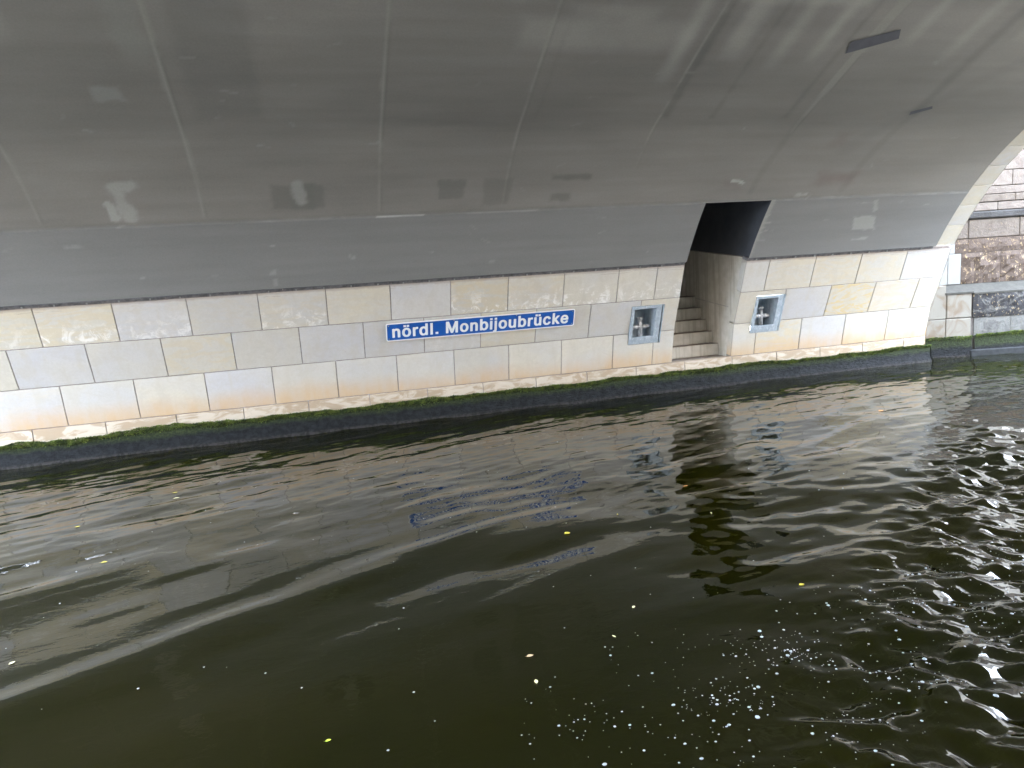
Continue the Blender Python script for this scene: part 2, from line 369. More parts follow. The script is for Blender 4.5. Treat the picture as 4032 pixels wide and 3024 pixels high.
# ================================================================ soffit with painted wear
def build_vault():
    xs = np.unique(np.round(np.concatenate([np.arange(XL, XR, .025), [XR, DX0, DX1]]), 4))
    s_end = VAULT.s[-1]
    s_vis = vs(4.6)
    ss = np.concatenate([np.arange(0, S_CR-.012, .025), [S_CR-.006, S_CR+.006], np.arange(S_CR+.03, s_vis, .025), np.arange(s_vis+.1, s_end, .3), [s_end]])
    X, S = np.meshgrid(xs, ss, indexing='ij')
    off = np.where(S < S_CR, .005, 0.0)
    # slight undulation of the formwork
    N1 = Noise(3)
    off = off+(N1.fbm(X*.35+20, S*.9+20, 3)-.5)*.012*sstep(S_CR, S_CR+.8, S)
    YZ = VAULT.at(S, off)
    V = np.dstack([X, YZ[..., 0], YZ[..., 1]]).reshape(-1, 3)
    nx, ns = len(xs), len(ss); ii, jj = np.meshgrid(np.arange(nx-1), np.arange(ns-1), indexing='ij')
    cx = (xs[ii]+xs[ii+1])/2; cs = (ss[jj]+ss[jj+1])/2
    k = ~((cx > DX0) & (cx < DX1) & (cs < S_CR-.006))
    ii, jj = ii[k], jj[k]
    F = np.stack([ii*ns+jj, (ii+1)*ns+jj, (ii+1)*ns+jj+1, ii*ns+jj+1], 1)
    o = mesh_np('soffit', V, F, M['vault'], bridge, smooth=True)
    # ---- paint
    A, B, C_, D_ = Noise(11), Noise(12), Noise(13), Noise(14)
    up = sstep(S_CR-.01, S_CR+.01, S)
    col = np.empty(X.shape+(3,))
    low_c, up_c = np.array([.240, .238, .229]), np.array([.252, .239, .216])
    col[:] = low_c
    col = col*(1-up[..., None])+up_c*up[..., None]
    # broad blotches, rollers strokes along the bridge axis
    bl = A.fbm(X*.5+5, S*1.3+5, 5); col *= (1+.22*(bl-.5)*2*(.25+.75*up))[..., None]
    st = B.fbm(X*.7+3, S*14+3, 3); col *= (1+.07*(st-.5)*2)[..., None]
    rag = (C_.fbm(X*9+1, S*9+1, 4)-.5)
    def paint(mask, c, f=1.0):
        m = (np.clip(mask, 0, 1)*f)[..., None]; col[:] = col*(1-m)+np.array(c)*m
    def rect(x0, x1, s0, s1, c, f=1, soft=.02, r=.06, shear=0.):
        xx = X-shear*(S-s0)
        d = np.minimum(np.minimum(xx-x0, x1-xx), np.minimum(S-s0, s1-S))+rag*r
        paint(sstep(0, soft, d), c, f)
    def line(pl, w, c, f=1, r=.01, soft=.01):
        d = np.full(X.shape, 9.)
        for (xa, sa), (xb, sb) in zip(pl[:-1], pl[1:]):
            t = np.clip(((X-xa)*(xb-xa)+(S-sa)*(sb-sa))/((xb-xa)**2+(sb-sa)**2), 0, 1)
            d = np.minimum(d, np.hypot(X-xa-t*(xb-xa), S-sa-t*(sb-sa)))
        paint(sstep(soft, 0, d-w/2+rag*r), c, f)
    Sm = vs(3.5)
    # streaky lighter bands high on the haunch, painted across + along
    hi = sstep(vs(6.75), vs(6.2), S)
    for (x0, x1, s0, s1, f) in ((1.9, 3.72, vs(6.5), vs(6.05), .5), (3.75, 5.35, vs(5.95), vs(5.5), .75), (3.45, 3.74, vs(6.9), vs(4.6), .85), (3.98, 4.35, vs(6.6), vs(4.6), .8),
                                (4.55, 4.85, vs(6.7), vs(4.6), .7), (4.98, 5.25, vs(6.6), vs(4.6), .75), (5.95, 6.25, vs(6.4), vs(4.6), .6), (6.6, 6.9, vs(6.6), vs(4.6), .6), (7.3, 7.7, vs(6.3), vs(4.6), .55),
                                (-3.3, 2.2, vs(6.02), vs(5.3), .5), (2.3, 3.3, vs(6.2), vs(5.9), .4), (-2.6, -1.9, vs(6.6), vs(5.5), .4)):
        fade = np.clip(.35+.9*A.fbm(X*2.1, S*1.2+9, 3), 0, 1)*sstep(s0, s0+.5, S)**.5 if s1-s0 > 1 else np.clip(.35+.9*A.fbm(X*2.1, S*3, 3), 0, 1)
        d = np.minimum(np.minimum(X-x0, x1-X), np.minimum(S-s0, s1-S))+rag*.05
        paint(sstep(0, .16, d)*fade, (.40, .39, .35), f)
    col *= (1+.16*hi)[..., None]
    # soft vertical bands = roller lanes, dark
    for x0, x1, f in ((3.78, 3.95, .5), (4.37, 4.5, .4), (5.3, 5.45, .4), (7.0, 7.25, .3), (2.35, 2.45, .25), (-.9, -.2, .2)):
        rect(x0, x1, vs(7.3), Sm, (.10, .10, .095), f, .12, .05)
    # construction joints of the soffit shells (pale filled lines, wider towards the crown)
    for x, w0, w1, f, ya, yb in ((-2.52, .02, .03, .5, 8.25, 3.5), (-.995, .018, .035, .55, 8.25, 3.5), (.828, .010, .022, .62, 8.25, 3.5), (2.25, .006, .013, .62, 8.22, 3.5),
                                 (3.80, .003, .010, .6, 7.95, 3.5), (5.62, .02, .16, .5, 7.5, 3.5)):
        sa, sb = vs(ya), vs(yb)
        w = w0+(w1-w0)*np.clip((S-sa)/(vs(5.6)-sa), 0, 1.3)
        m = sstep(.012, 0, np.abs(X-x+.01*np.sin(S*3))-w/2+rag*.012)*sstep(sa-.02, sa+.05, S)*(S < sb)
        fade = np.clip(.5+.7*B.fbm(X*0+x*7, S*2.5, 3), 0, 1)*(.55+.45*sstep(sa, sa+1, S))
        paint(m*fade, (.40, .39, .34), f)
        paint(sstep(.012, 0, np.abs(X-x-w/2-.012)-.004)*sstep(sa-.02, sa+.05, S)*(S < sb), (.10, .10, .09), .18)
    line([(6.6, vs(7.7)), (7.6, vs(6.7)), (8.9, vs(5.6))], .05, (.13, .13, .13), .16, .03, .15)
    line([(5.55, vs(8.2)), (5.6, vs(7.7)), (5.62, vs(7.3))], .04, (.13, .13, .12), .2, .02, .05)
    line([(6.95, vs(8.2)), (7.05, vs(7.7)), (7.15, vs(7.2))], .05, (.13, .13, .12), .2, .02, .06)
    # broad worn strip right of the second joint, top left
    d = np.minimum(X+1.32, -.98-X)+rag*.12
    paint(sstep(0, .1, d)*sstep(vs(6.75), vs(6.45), S), (.30, .30, .27), .5)
    rect(-1.62, -1.36, vs(7.04), vs(6.85), (.33, .335, .31), .6, .04, .07)
    rect(-1.52, -1.2, vs(6.70), vs(6.675), (.30, .30, .28), .5, .02, .02)
    line([(-1.84, vs(8.22)), (-1.86, vs(8.10))], .06, (.42, .42, .39), .8, .03, .02)
    line([(-1.68, vs(8.23)), (-1.74, vs(8.1)), (-1.76, vs(7.95)), (-1.6, vs(7.93))], .08, (.40, .40, .37), .7, .10, .05)
    rect(-.32, .27, vs(8.21), vs(7.95), (.16, .155, .14), .6, .06, .07); rect(-.14, .17, vs(8.22), vs(7.94), (.175, .175, .155), .8, .06, .04)
    line([(-.03, vs(7.97)), (.0, vs(8.13))], .07, (.38, .38, .35), .7, .08, .05)
    rect(1.46, 1.80, vs(8.17), vs(7.96), (.165, .16, .145), .6, .03, .05)
    rect(1.98, 2.34, vs(8.24), vs(7.95), (.175, .168, .15), .5, .05, .05)
    rect(2.76, 3.31, vs(8.02), vs(7.92), (.115, .112, .10), .5, .06, .05); rect(2.8, 3.1, vs(8.23), vs(8.12), (.12, .117, .105), .45, .06, .05)
    rect(6.35, 7.15, vs(8.2), vs(7.95), (.19, .135, .125), .5, .2, .12); rect(6.2, 6.6, vs(7.75), vs(7.4), (.19, .15, .14), .35, .2, .12)
    rect(5.0, 5.4, vs(8.2), vs(8.0), (.19, .145, .135), .3, .15, .1)
    # torn white paper / paint left-overs
    for x0, x1, y0, y1, f, sh in ((7.47, 7.86, 8.63, 8.49, .8, -.35), (7.53, 7.80, 8.725, 8.695, .7, 0), (7.68, 7.76, 8.45, 8.33, .6, -.6), (6.24, 6.45, 8.27, 8.22, .7, 0), (7.3, 7.6, 8.36, 8.345, .6, 0),
                                  (4.3, 4.36, 8.73, 8.69, .8, 0), (2.15, 2.24, 8.735, 8.70, .55, 0), (-.44, -.34, 8.50, 8.488, .8, 0), (-.44, -.37, 8.72, 8.68, .6, .3), (-.42, -.36, 8.80, 8.74, .5, 0), (-.2, .02, 8.725, 8.715, .5, 0),
                                  (-1.36, -1.3, 8.755, 8.74, .7, 0), (-1.8, -1.72, 8.70, 8.68, .7, 0), (-2.4, -2.2, 8.44, 8.42, .5, 0), (1.4, 1.46, 8.62, 8.60, .6, 0), (6.9, 7.1, 8.52, 8.51, .5, 0), (6.0, 6.15, 8.6, 8.59, .5, 0), (5.95, 6.1, 8.68, 8.665, .4, 0), (8.5, 8.62, 8.42, 8.40, .5, 0), (7.95, 8.1, 8.37, 8.36, .5, 0),
                                  (.5, .53, 8.63, 8.61, .6, 0), (3.5, 3.6, 8.39, 8.375, .5, 0), (2.95, 3.05, 8.37, 8.36, .6, 0), (2.55, 2.62, 8.36, 8.355, .5, 0)):
        rect(x0, x1, vs(y0), vs(y1), (.42, .42, .39), f*.75, .015, .05, sh)
    line([(5.20, vs(8.07)), (5.30, vs(8.075)), (5.38, vs(8.10))], .03, (.50, .50, .46), .8, .01)
    for k in range(60):
        x, y = rng.uniform(-5.5, 9), rng.uniform(6.2, 8.8); L = rng.uniform(.01, .12)
        line([(x, vs(y)), (x+L, vs(y+rng.normal(0, .03)))], rng.uniform(.004, .014), (.36, .36, .33), rng.uniform(.2, .6), .02)
    # chalky line and a darker line along the crease
    m = sstep(.03, 0, np.abs(S-S_CR-.012)+rag*.02); paint(m, (.12, .12, .11), .4)
    ch = B.fbm(X*1.3, S*30, 4)
    paint(sstep(.012, 0, np.abs(S-S_CR-.004*np.sin(X*2))+rag*.012)*sstep(.60, .70, ch), (.42, .42, .39), .5)
    line([(.80, S_CR-.012), (1.32, S_CR-.014)], .008, (.55, .55, .52), .8, .006)
    line([(XR, vs(8.27)), (7.2, S_CR+.02)], .012, (.30, .30, .28), .3, .02)
    # rubbed pale edge right of the doorway
    xe = DX1+.01; paint(sstep(.05, 0, X-xe-.035*sstep(0, 1, S/S_CR)+rag*.09)*(X > DX1-.001)*(S < S_CR), (.36, .355, .32), .75)
    for y0, L in ((8.52, .12), (8.56, .07), (8.60, .1), (8.45, .06)): line([(DX1+.02, vs(y0)), (DX1+.02+L, vs(y0-.01))], .012, (.38, .375, .34), .7, .01)
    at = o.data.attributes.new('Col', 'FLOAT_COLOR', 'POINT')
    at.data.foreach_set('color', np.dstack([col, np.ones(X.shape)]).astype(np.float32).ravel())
    # visible lower lip so that the sheet has thickness
    for x0, x1 in ((XL, DX0), (DX1, XR)):
        V = [pt(VAULT, x, 0, f) for x in (x0, x1) for f in (.012, -.06)]
        mesh('soffit_lip', V, [[0, 1, 3, 2]], M['dark_paint'], bridge)
build_vault()
# two dark strips of tape on the soffit
def patch(name, quad, off, m):
    n = 6; q = np.array(quad); V = []; F = []
    for i in range(n+1):
        for j in range(3):
            a = q[0]+(q[1]-q[0])*j/2; b = q[3]+(q[2]-q[3])*j/2; p = a+(b-a)*i/n
            V.append(pt(VAULT, p[0], vs(p[1]), off))
    nn = len(V); V += [(v[0], v[1]+.004, v[2]+.004) for v in V]
    for i in range(n):
        for j in range(2): F.append([i*3+j, i*3+j+1, i*3+j+4, i*3+j+3])
    return mesh(name, V, F, m, bridge, smooth=True)
M['tape'] = plain('dark_patch_paint', (.10, .10, .115), .6, .1, 10)
patch('dark_patch', [(5.46, 6.41), (5.41, 6.27), (5.86, 6.11), (5.94, 6.22)], .009, M['tape'])
patch('dark_patch', [(7.07, 7.23), (7.04, 7.175), (7.27, 7.09), (7.31, 7.13)], .009, M['tape'])

# ================================================================ abutment wall: mortar core and stones
NIL = (4.238, 4.737, wz(.742), wz(1.288)); NIR = (6.213, 6.708, wz(.742), wz(1.292))
def core():
    xs = sorted([XL, DX0, DX1, 9.50, NIL[0], NIL[1], NIR[0], NIR[1]]); ss = sorted([0, sE, sC, sB, sA+.02, NIL[2], NIL[3], NIR[2], NIR[3]])
    V = []; F = []
    for i in range(len(xs)-1):
        for j in range(len(ss)-1):
            cx, cs = (xs[i]+xs[i+1])/2, (ss[j]+ss[j+1])/2
            if DX0 < cx < DX1 and cs > sE: continue
            if any(n[0] < cx < n[1] and n[2] < cs < n[3] for n in (NIL, NIR)): continue
            b = len(V)
            sg = int(np.clip(np.searchsorted(WALL.s, cs)-1, 0, 3))
            V += [pt(WALL, xs[i], ss[j], -.010, sg), pt(WALL, xs[i+1], ss[j], -.010, sg), pt(WALL, xs[i+1], ss[j+1], -.010, sg), pt(WALL, xs[i], ss[j+1], -.010, sg)]
            F.append([b, b+1, b+2, b+3])
    return mesh('abutment_wall', V, F, M['mortar'], bridge)
abut = core()
cream, grey, lav, yel, ora = (.575, .550, .492), (.55, .535, .50), (.548, .540, .530), (.57, .545, .482), (.585, .545, .485)
def stone(x0, x1, s0, s1, seg, tint, vein=0., bloom=0., hole=None, ns=1, mt='stone'):
    jit = rng.uniform(.95, 1.03); t = tuple(c*jit for c in tint)
    o = block('stone', WALL, x0, x1, s0, s1, rng.uniform(-.0012, .0012), .13, M[mt], abut, seg=seg, hole=hole, color=t, ns=ns, bev=.0035)
    o['vein'] = float(vein); o['bloom'] = float(bloom); return o
def course(js, s0, s1, seg, spec={}, bloomr=None):
    for i, (a, b) in enumerate(zip(js[:-1], js[1:])):
        if a >= DX0-.01 and b <= DX1+.01 and s1 > sE+.01: continue
        r = rng.random(); tint = [cream, grey, lav, cream, yel][int(r*5)]
        vein = rng.choice([0, 0, 0, .25, .12]); bloom = 0
        mid = (a+b)/2
        for (k, v) in spec.items():
            if a < k < b:
                tint, vein, bloom = v
        hole = None
        for n in (NIL, NIR):
            if a < n[1] and b > n[0] and s0 < n[3] and s1 > n[2]: hole = n
        stone(a, b, s0, s1, seg, tint, vein, bloom, hole)
L = .7725
j1 = [XL, -4.48, -3.70, -2.934, -2.154, -1.383, -.611, .165, .933, 1.69, 2.445, 3.208, 3.984, 4.55, DX0, DX1, 6.306, 7.079, 7.878, 8.703, 9.515]
j2 = [XL, -4.85, -4.075, -3.301, -2.526, -1.739, -.967, -.194, .578, 1.34, 2.09, 2.85, 3.62, 4.37, DX0, DX1, 6.69, 7.477, 8.282, 9.09, 9.515]
j3 = [XL, -5.2, -4.445, -3.67, -2.898, -2.125, -1.345, -.569, .205, .971, 1.729, 2.479, 3.238, 4.007, 4.63, DX0, DX1, 6.32, 7.101, 7.893, 8.701, 9.515]
course(j1, sB, sA, 3, {-2.5: (yel, .35, .9), -3.3: (yel, .3, .4), -1.7: (lav, .1, .6), -1: (grey, .1, 0), -.2: (grey, .2, .7), .5: (yel, .15, 0), 1.3: (lav, 0, 0), 2.1: (yel, .35, 1), 2.8: (cream, .2, .9), 3.6: (cream, 0, 1), 4.2: (cream, 0, .7), 4.7: (cream, 0, .8),
                          6.1: (grey, 0, 0), 6.6: (cream, .2, 0), 7.4: (cream, .3, 0), 8.3: (cream, .25, 0), 9.1: (lav, 0, 0)})
course(j2, sC, sB, 2, {-2.9: (lav, 0, 0), -2.1: (grey, 0, 0), -1.4: (yel, .28, 0), -.6: (grey, 0, 0), .2: (lav, 0, 0), 1: (lav, 0, 0), 1.7: (lav, 0, .2), 2.5: (yel, .2, 0), 3.3: (grey, 0, 0), 4: (lav, 0, 0), 4.8: (cream, .1, 0),
                          6.4: (cream, .1, 0), 7.1: (lav, 0, 0), 7.9: (yel, .85, 0), 8.7: (ora, .3, 0), 9.3: (yel, .3, 0)})
course(j3, sE, sC, 1, {6.1: (cream, 0, 0), 6.7: (yel, .4, 0), 7.5: (lav, 0, 0), 8.2: (cream, .05, 0), 9.1: (cream, .15, 0)})
jb = [-4.83, -4.06, -3.28, -2.51, -1.735, -.96, -.18, .59, 1.35, 2.11, 2.865, 3.62, 4.38, 5.16, 5.95, 6.72, 7.5, 8.29, 9.09, 9.515]
for a, b in zip([XL]+jb[:-1], jb): stone(a, b, wz(.12), sE, 0, (.62, .57, .47), .15, 0)
# splayed corner stones at the downstream end of the wall
def corner(name, path, s0, s1, off, m, parent, seg=None, color=None, gap=.004):
    xs = [(9.519, off), (9.612, off-.10), (9.612, off-.40), (9.519, off-.40)]
    V = [pt(path, x, s, f, seg) for s in (s0+gap, s1-gap) for x, f in xs]
    F = [[0, 1, 2, 3], [7, 6, 5, 4]]+[[i, i+4, (i+1) % 4+4, (i+1) % 4] for i in range(4)]
    o = mesh(name, V, F, m, parent, color=color); bevel(o, .003); o['vein'] = 0.; o['bloom'] = 0.; return o
for s0, s1, sg in ((wz(.12), sE, 0), (sE, sC, 1), (sC, sB, 2), (sB, sA, 3)):
    corner('stone', WALL, s0, s1, 0, M['stone'], abut, sg, grey)

# ---------------------------------------------------------------- arch ring at the end of the soffit
ring = mesh('arch_ring', [pt(VAULT, x, q, -.02) for q in np.linspace(0, VAULT.s[-1], 120) for x in (9.10, 9.53)], [[2*i, 2*i+1, 2*i+3, 2*i+2] for i in range(119)], M['mortar'], bridge)
q = 0.0; k = 0
while q+.3343 < VAULT.s[-1]:
    t = [cream, grey, yel, cream, lav, grey][(k*5+2) % 6]; jit = rng.uniform(.95, 1.02); t = tuple(c*jit for c in t)
    o = block('ring_stone', VAULT, 9.176, 9.515, q, q+.3343, -.006, .13, M['stone2'], ring, color=t, gap=.004, bev=.003); o['vein'] = .15; o['bloom'] = 0.
    corner('ring_stone', VAULT, q, q+.3343, -.006, M['stone2'], ring, color=t)
    q += .3343; k += 1

# ---------------------------------------------------------------- dark drip strip between stones and soffit
for x0, x1 in ((XL, DX0+.0), (DX1, 9.16)):
    base = None
    xs = np.arange(x0, x1, 1.27); xs = list(xs[:-1] if x1-xs[-1] < .3 else xs)+[x1]
    for a, b in zip(xs[:-1], xs[1:]):
        d = rng.uniform(.0, .006)
        cs = [pt(WALL, 0, sA+.004, d-.006), pt(WALL, 0, sA+.004, -.12), pt(WALL, 0, sA+.040, -.12), pt(WALL, 0, sA+.040, d+.004)]
        st_ = prism('drip_strip', [(c[1], c[2]) for c in cs], a+.004, b-.004, M['strip'], bridge)
        for x in np.arange(a+.15, b-.05, .32):
            p0 = pt(WALL, x, sA+.008, .012); p1 = pt(WALL, x, sA+.03, .012)
            prism('clip', [(p0[1], p0[2]), (p0[1]+.02, p0[2]), (p1[1]+.02, p1[2]), (p1[1], p1[2])], x-.008, x+.008, M['screw'], st_)

# ================================================================ tide band, ledge, moss
def tide(x0, x1, yfun, nfun, parent, name='tide_band', top=.262, flare=1.0):
    """rough algae-covered band; yfun maps u->XY on the wall line, nfun = outward normal"""
    us = np.arange(x0, x1+.001, .03); T = np.array([0, .03, .08, .15, .25, .36, .48, .6, .72, .84, .92, .96, 1.])
    N = Noise(21)
    zt = top+.045*(N.fbm(us*1.1+30, us*0+4, 5)-.5)*2+.02*(N.fbm(us*7, us*0+9, 2)-.5)
    U, TT = np.meshgrid(us, T, indexing='ij'); ZT = zt[:, None]
    Z = ZT-(ZT+.25)*TT
    f = .012+.018*np.clip((ZT-Z)/.25, 0, 1)+.03*sstep(.035, .015, Z)*flare+.012*(N.fbm(U*6, Z*14+3, 4)-.4)
    f = np.where(TT < .01, -.03, f)
    P = yfun(U.ravel()); n = nfun
    V = np.stack([P[:, 0]+n[0]*f.ravel(), P[:, 1]+n[1]*f.ravel(), Z.ravel()], 1)
    a, b = len(us), len(T); i, j = np.meshgrid(np.arange(a-1), np.arange(b-1), indexing='ij'); i, j = i.ravel(), j.ravel()
    o = mesh_np(name, V, np.stack([i*b+j, i*b+j+1, (i+1)*b+j+1, (i+1)*b+j], 1), M['tide'], parent, smooth=True)
    return us, zt
def moss(x0, x1, yfun, nfun, us, zt, parent, dens=1500):
    n = int((x1-x0)*dens); u = rng.uniform(x0, x1, n)
    N = Noise(31); clump = N.fbm(u*5, u*0, 4)
    thick = .012+.048*N.fbm(u*1.6+7, u*0+3, 3)**1.3+.05*(clump-.5); thick = np.maximum(thick, .012)
    drop = np.abs(rng.normal(0, 1, n))*thick*.75
    z = np.interp(u, us, zt)+.05*(clump-.4)+.014-drop
    out = .012+.03*np.exp(-(drop/thick)**2)+rng.uniform(0, .012, n)
    P = yfun(u); c = np.stack([P[:, 0]+nfun[0]*out, P[:, 1]+nfun[1]*out, z], 1)
    sz = rng.uniform(.006, .017, n)[:, None]
    d1 = rng.normal(0, 1, (n, 3)); d1[:, 2] -= .5; d1 /= np.linalg.norm(d1, axis=1)[:, None]
    d2 = np.cross(d1, rng.normal(0, 1, (n, 3))); d2 /= np.linalg.norm(d2, axis=1)[:, None]
    V = np.concatenate([c-d2*sz*.45, c+d2*sz*.45, c+d1*sz*1.3]); i = np.arange(n)
    mesh_np('moss', V, np.stack([i, i+n, i+2*n], 1), M['moss'], parent, kind='stuff')
fw = lambda u: np.stack([u, np.full(len(u), D)], 1)
us, zt = tide(XL, 9.60, fw, (0, -1), bridge)
moss(XL, 9.60, fw, (0, -1), us, zt, bridge, 3600)
fe = lambda u: np.stack([np.full(len(u), 9.60), u], 1)
u2, z2 = tide(D-.02, 10.0, fe, (1, 0), bridge)

# ================================================================ doorway and stairs
def empty_child(name, parent):
    o = bpy.data.objects.new(name, None); link(o, parent); return o
STEPS = 5; RY0 = 9.64; RH = .178; TD = .162
def stair():
    st_ = empty_child('staircase', bridge)
    prev = 9.3226+.004
    # landing slab behind the base course
    o = boxw('step', (DX0+.002, D+.128, .25), (DX1-.002, RY0+.10, .414), M['concrete'], st_); bevel(o, .006)
    for k in range(STEPS):
        y0 = RY0+TD*k; z1 = .4195+RH*(k+1)
        y1 = y0+TD+.10 if k < STEPS-1 else 11.3
        o = boxw('step', ((DX0+.003) if k < STEPS-1 else 3.6, y0, z1-RH+.002), (DX1-.003, y1, z1), M['concrete'], st_); bevel(o, .008)
stair()
vn_ = WALL.n
def inner_side(x0, x1, mname, m, zlo, top_front, top_back, yb):
    fr = [tuple(WALL.at(np.array(s), np.array(-.125), sg)) for s, sg in ((sE-.1, 0), (sE+.0, 1), (sC, 2), (sB, 3), (sA+.0, 3))]
    fr = [p for p in fr if p[1] <= top_front[1]]+[top_front]
    return prism(mname, [(fr[0][0], zlo)]+fr+[top_back, (yb, zlo)], x0, x1, m, bridge)
tf = (8.99, 1.875); tb = (10.60, 2.05)
inner_side(DX1+.004, DX1+.16, 'passage_wall', M['concrete'], -.2, tf, tb, 10.60)
# horizontal panel joint of the side wall
V = [(DX1+.001, 9.36, 1.150), (DX1+.001, 9.36, 1.166), (DX1+.001, 10.35, 1.292), (DX1+.001, 10.35, 1.276)]
V2 = [(DX1+.008, *v[1:]) for v in V]
M['groove'] = plain('panel_joint_mortar', (.42, .40, .36), .9, .1, 20)
fix_normals(mesh('panel_joint', V+V2, [[0, 1, 2, 3], [7, 6, 5, 4], [0, 4, 5, 1], [1, 5, 6, 2], [2, 6, 7, 3], [3, 7, 4, 0]], M['groove'], bridge))
# dark painted reveal of the shell above it (the shell's thickness)
def reveal(x0, x1, m):
    q = [vs(y) for y in np.linspace(8.82, 8.287, 7)]
    fr = [tuple(VAULT.at(np.array(s), np.array(-.004))) for s in q]
    top = VAULT.at(np.array(q[-1]), np.array(-.004))
    return prism('passage_reveal', [(tb[0], tb[1]+.012), (tf[0]-.0, tf[1]+.012)]+fr+[(top[0]+.1, 3.35), (11.6, 3.9), (11.6, tb[1]+.012)], x0, x1, m, bridge)
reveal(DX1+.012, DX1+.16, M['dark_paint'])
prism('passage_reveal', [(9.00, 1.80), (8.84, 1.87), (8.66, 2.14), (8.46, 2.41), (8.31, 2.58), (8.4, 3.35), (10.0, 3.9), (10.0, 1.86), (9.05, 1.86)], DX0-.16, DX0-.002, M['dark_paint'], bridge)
prism('passage_wall', [(9.02, 1.85), (10.0, 1.85), (10.0, .3), (9.46, .3), (9.46, .5), (9.36, .95), (9.18, 1.4)], DX0-.16, DX0-.002, M['concrete'], bridge)
boxw('passage_back_wall', (3.5, 10.60, -.2), (DX1+.16, 10.75, 4.2), M['concrete'], bridge)
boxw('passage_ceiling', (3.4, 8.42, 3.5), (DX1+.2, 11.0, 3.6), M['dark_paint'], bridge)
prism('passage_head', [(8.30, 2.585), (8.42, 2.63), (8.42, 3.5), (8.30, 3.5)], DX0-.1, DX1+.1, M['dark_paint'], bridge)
boxw('passage_side_wall', (3.4, 9.9, -.2), (3.5, 10.75, 4.2), M['body'], bridge)
boxw('passage_inner_wall', (3.4, 9.9, -.2), (DX0-.16, 10.0, 4.2), M['body'], bridge)

# ================================================================ bridge body: spandrels, deck, far abutment
def facade(x0, x1):
    q = np.linspace(0, VAULT.s[-1], 60); P = VAULT.at(q, np.full(60, -.2))
    poly_top = [(P[-1][0]-.5, 5.6), (P[0][0]+1.6, 5.6)]
    for i in range(59):
        a, b = P[i], P[i+1]
        V = [(x, *p) for x in (x0, x1) for p in (a, b, (b[0], 5.6), (a[0], 5.6))]
        yield V
fac_V = []; fac_F = []
for x0, x1 in ((9.52, 9.60), (XL-.1, XL)):
    for V in facade(x0, x1):
        b = len(fac_V); fac_V += V
        fac_F += [[b, b+1, b+2, b+3], [b+4, b+7, b+6, b+5], [b, b+4, b+5, b+1]]
mesh('spandrel', fac_V, fac_F, M['body'], bridge)
boxw('abutment_end', (9.50, 8.99, 1.85), (9.58, 12, 5.6), M['body'], bridge)
prism('abutment_end', [(D+.12, -1), (D+.12, .42), (9.34, .9), (9.16, 1.37), (8.99, 1.85), (12, 1.85), (12, -1)], 9.50, 9.59, M['body'], bridge)
prism('abutment_end', [(D+.02, -1), (D+.02, .42), (9.23, .9), (9.04, 1.37), (8.87, 1.85), (8.87, 5.6), (12, 5.6), (12, -1)], XL-.12, XL-.02, M['body'], bridge)
boxw('deck', (XL-.3, -7.5, 5.6), (9.8, 12, 6.0), M['body'], bridge)
boxw('deck_fill', (XL, 2*yc_-D-3, 4.95), (9.5, 12, 5.6), M['body'], bridge)
fy = 2*yc_-D
prism('far_abutment', [(fy, -1), (fy, .42), (fy+.10, .9), (fy+.29, 1.37), (fy+.46, 1.86), (fy-2, 1.86), (fy-2, -1)], XL, 9.6, M['stone2'], bridge, color=cream)

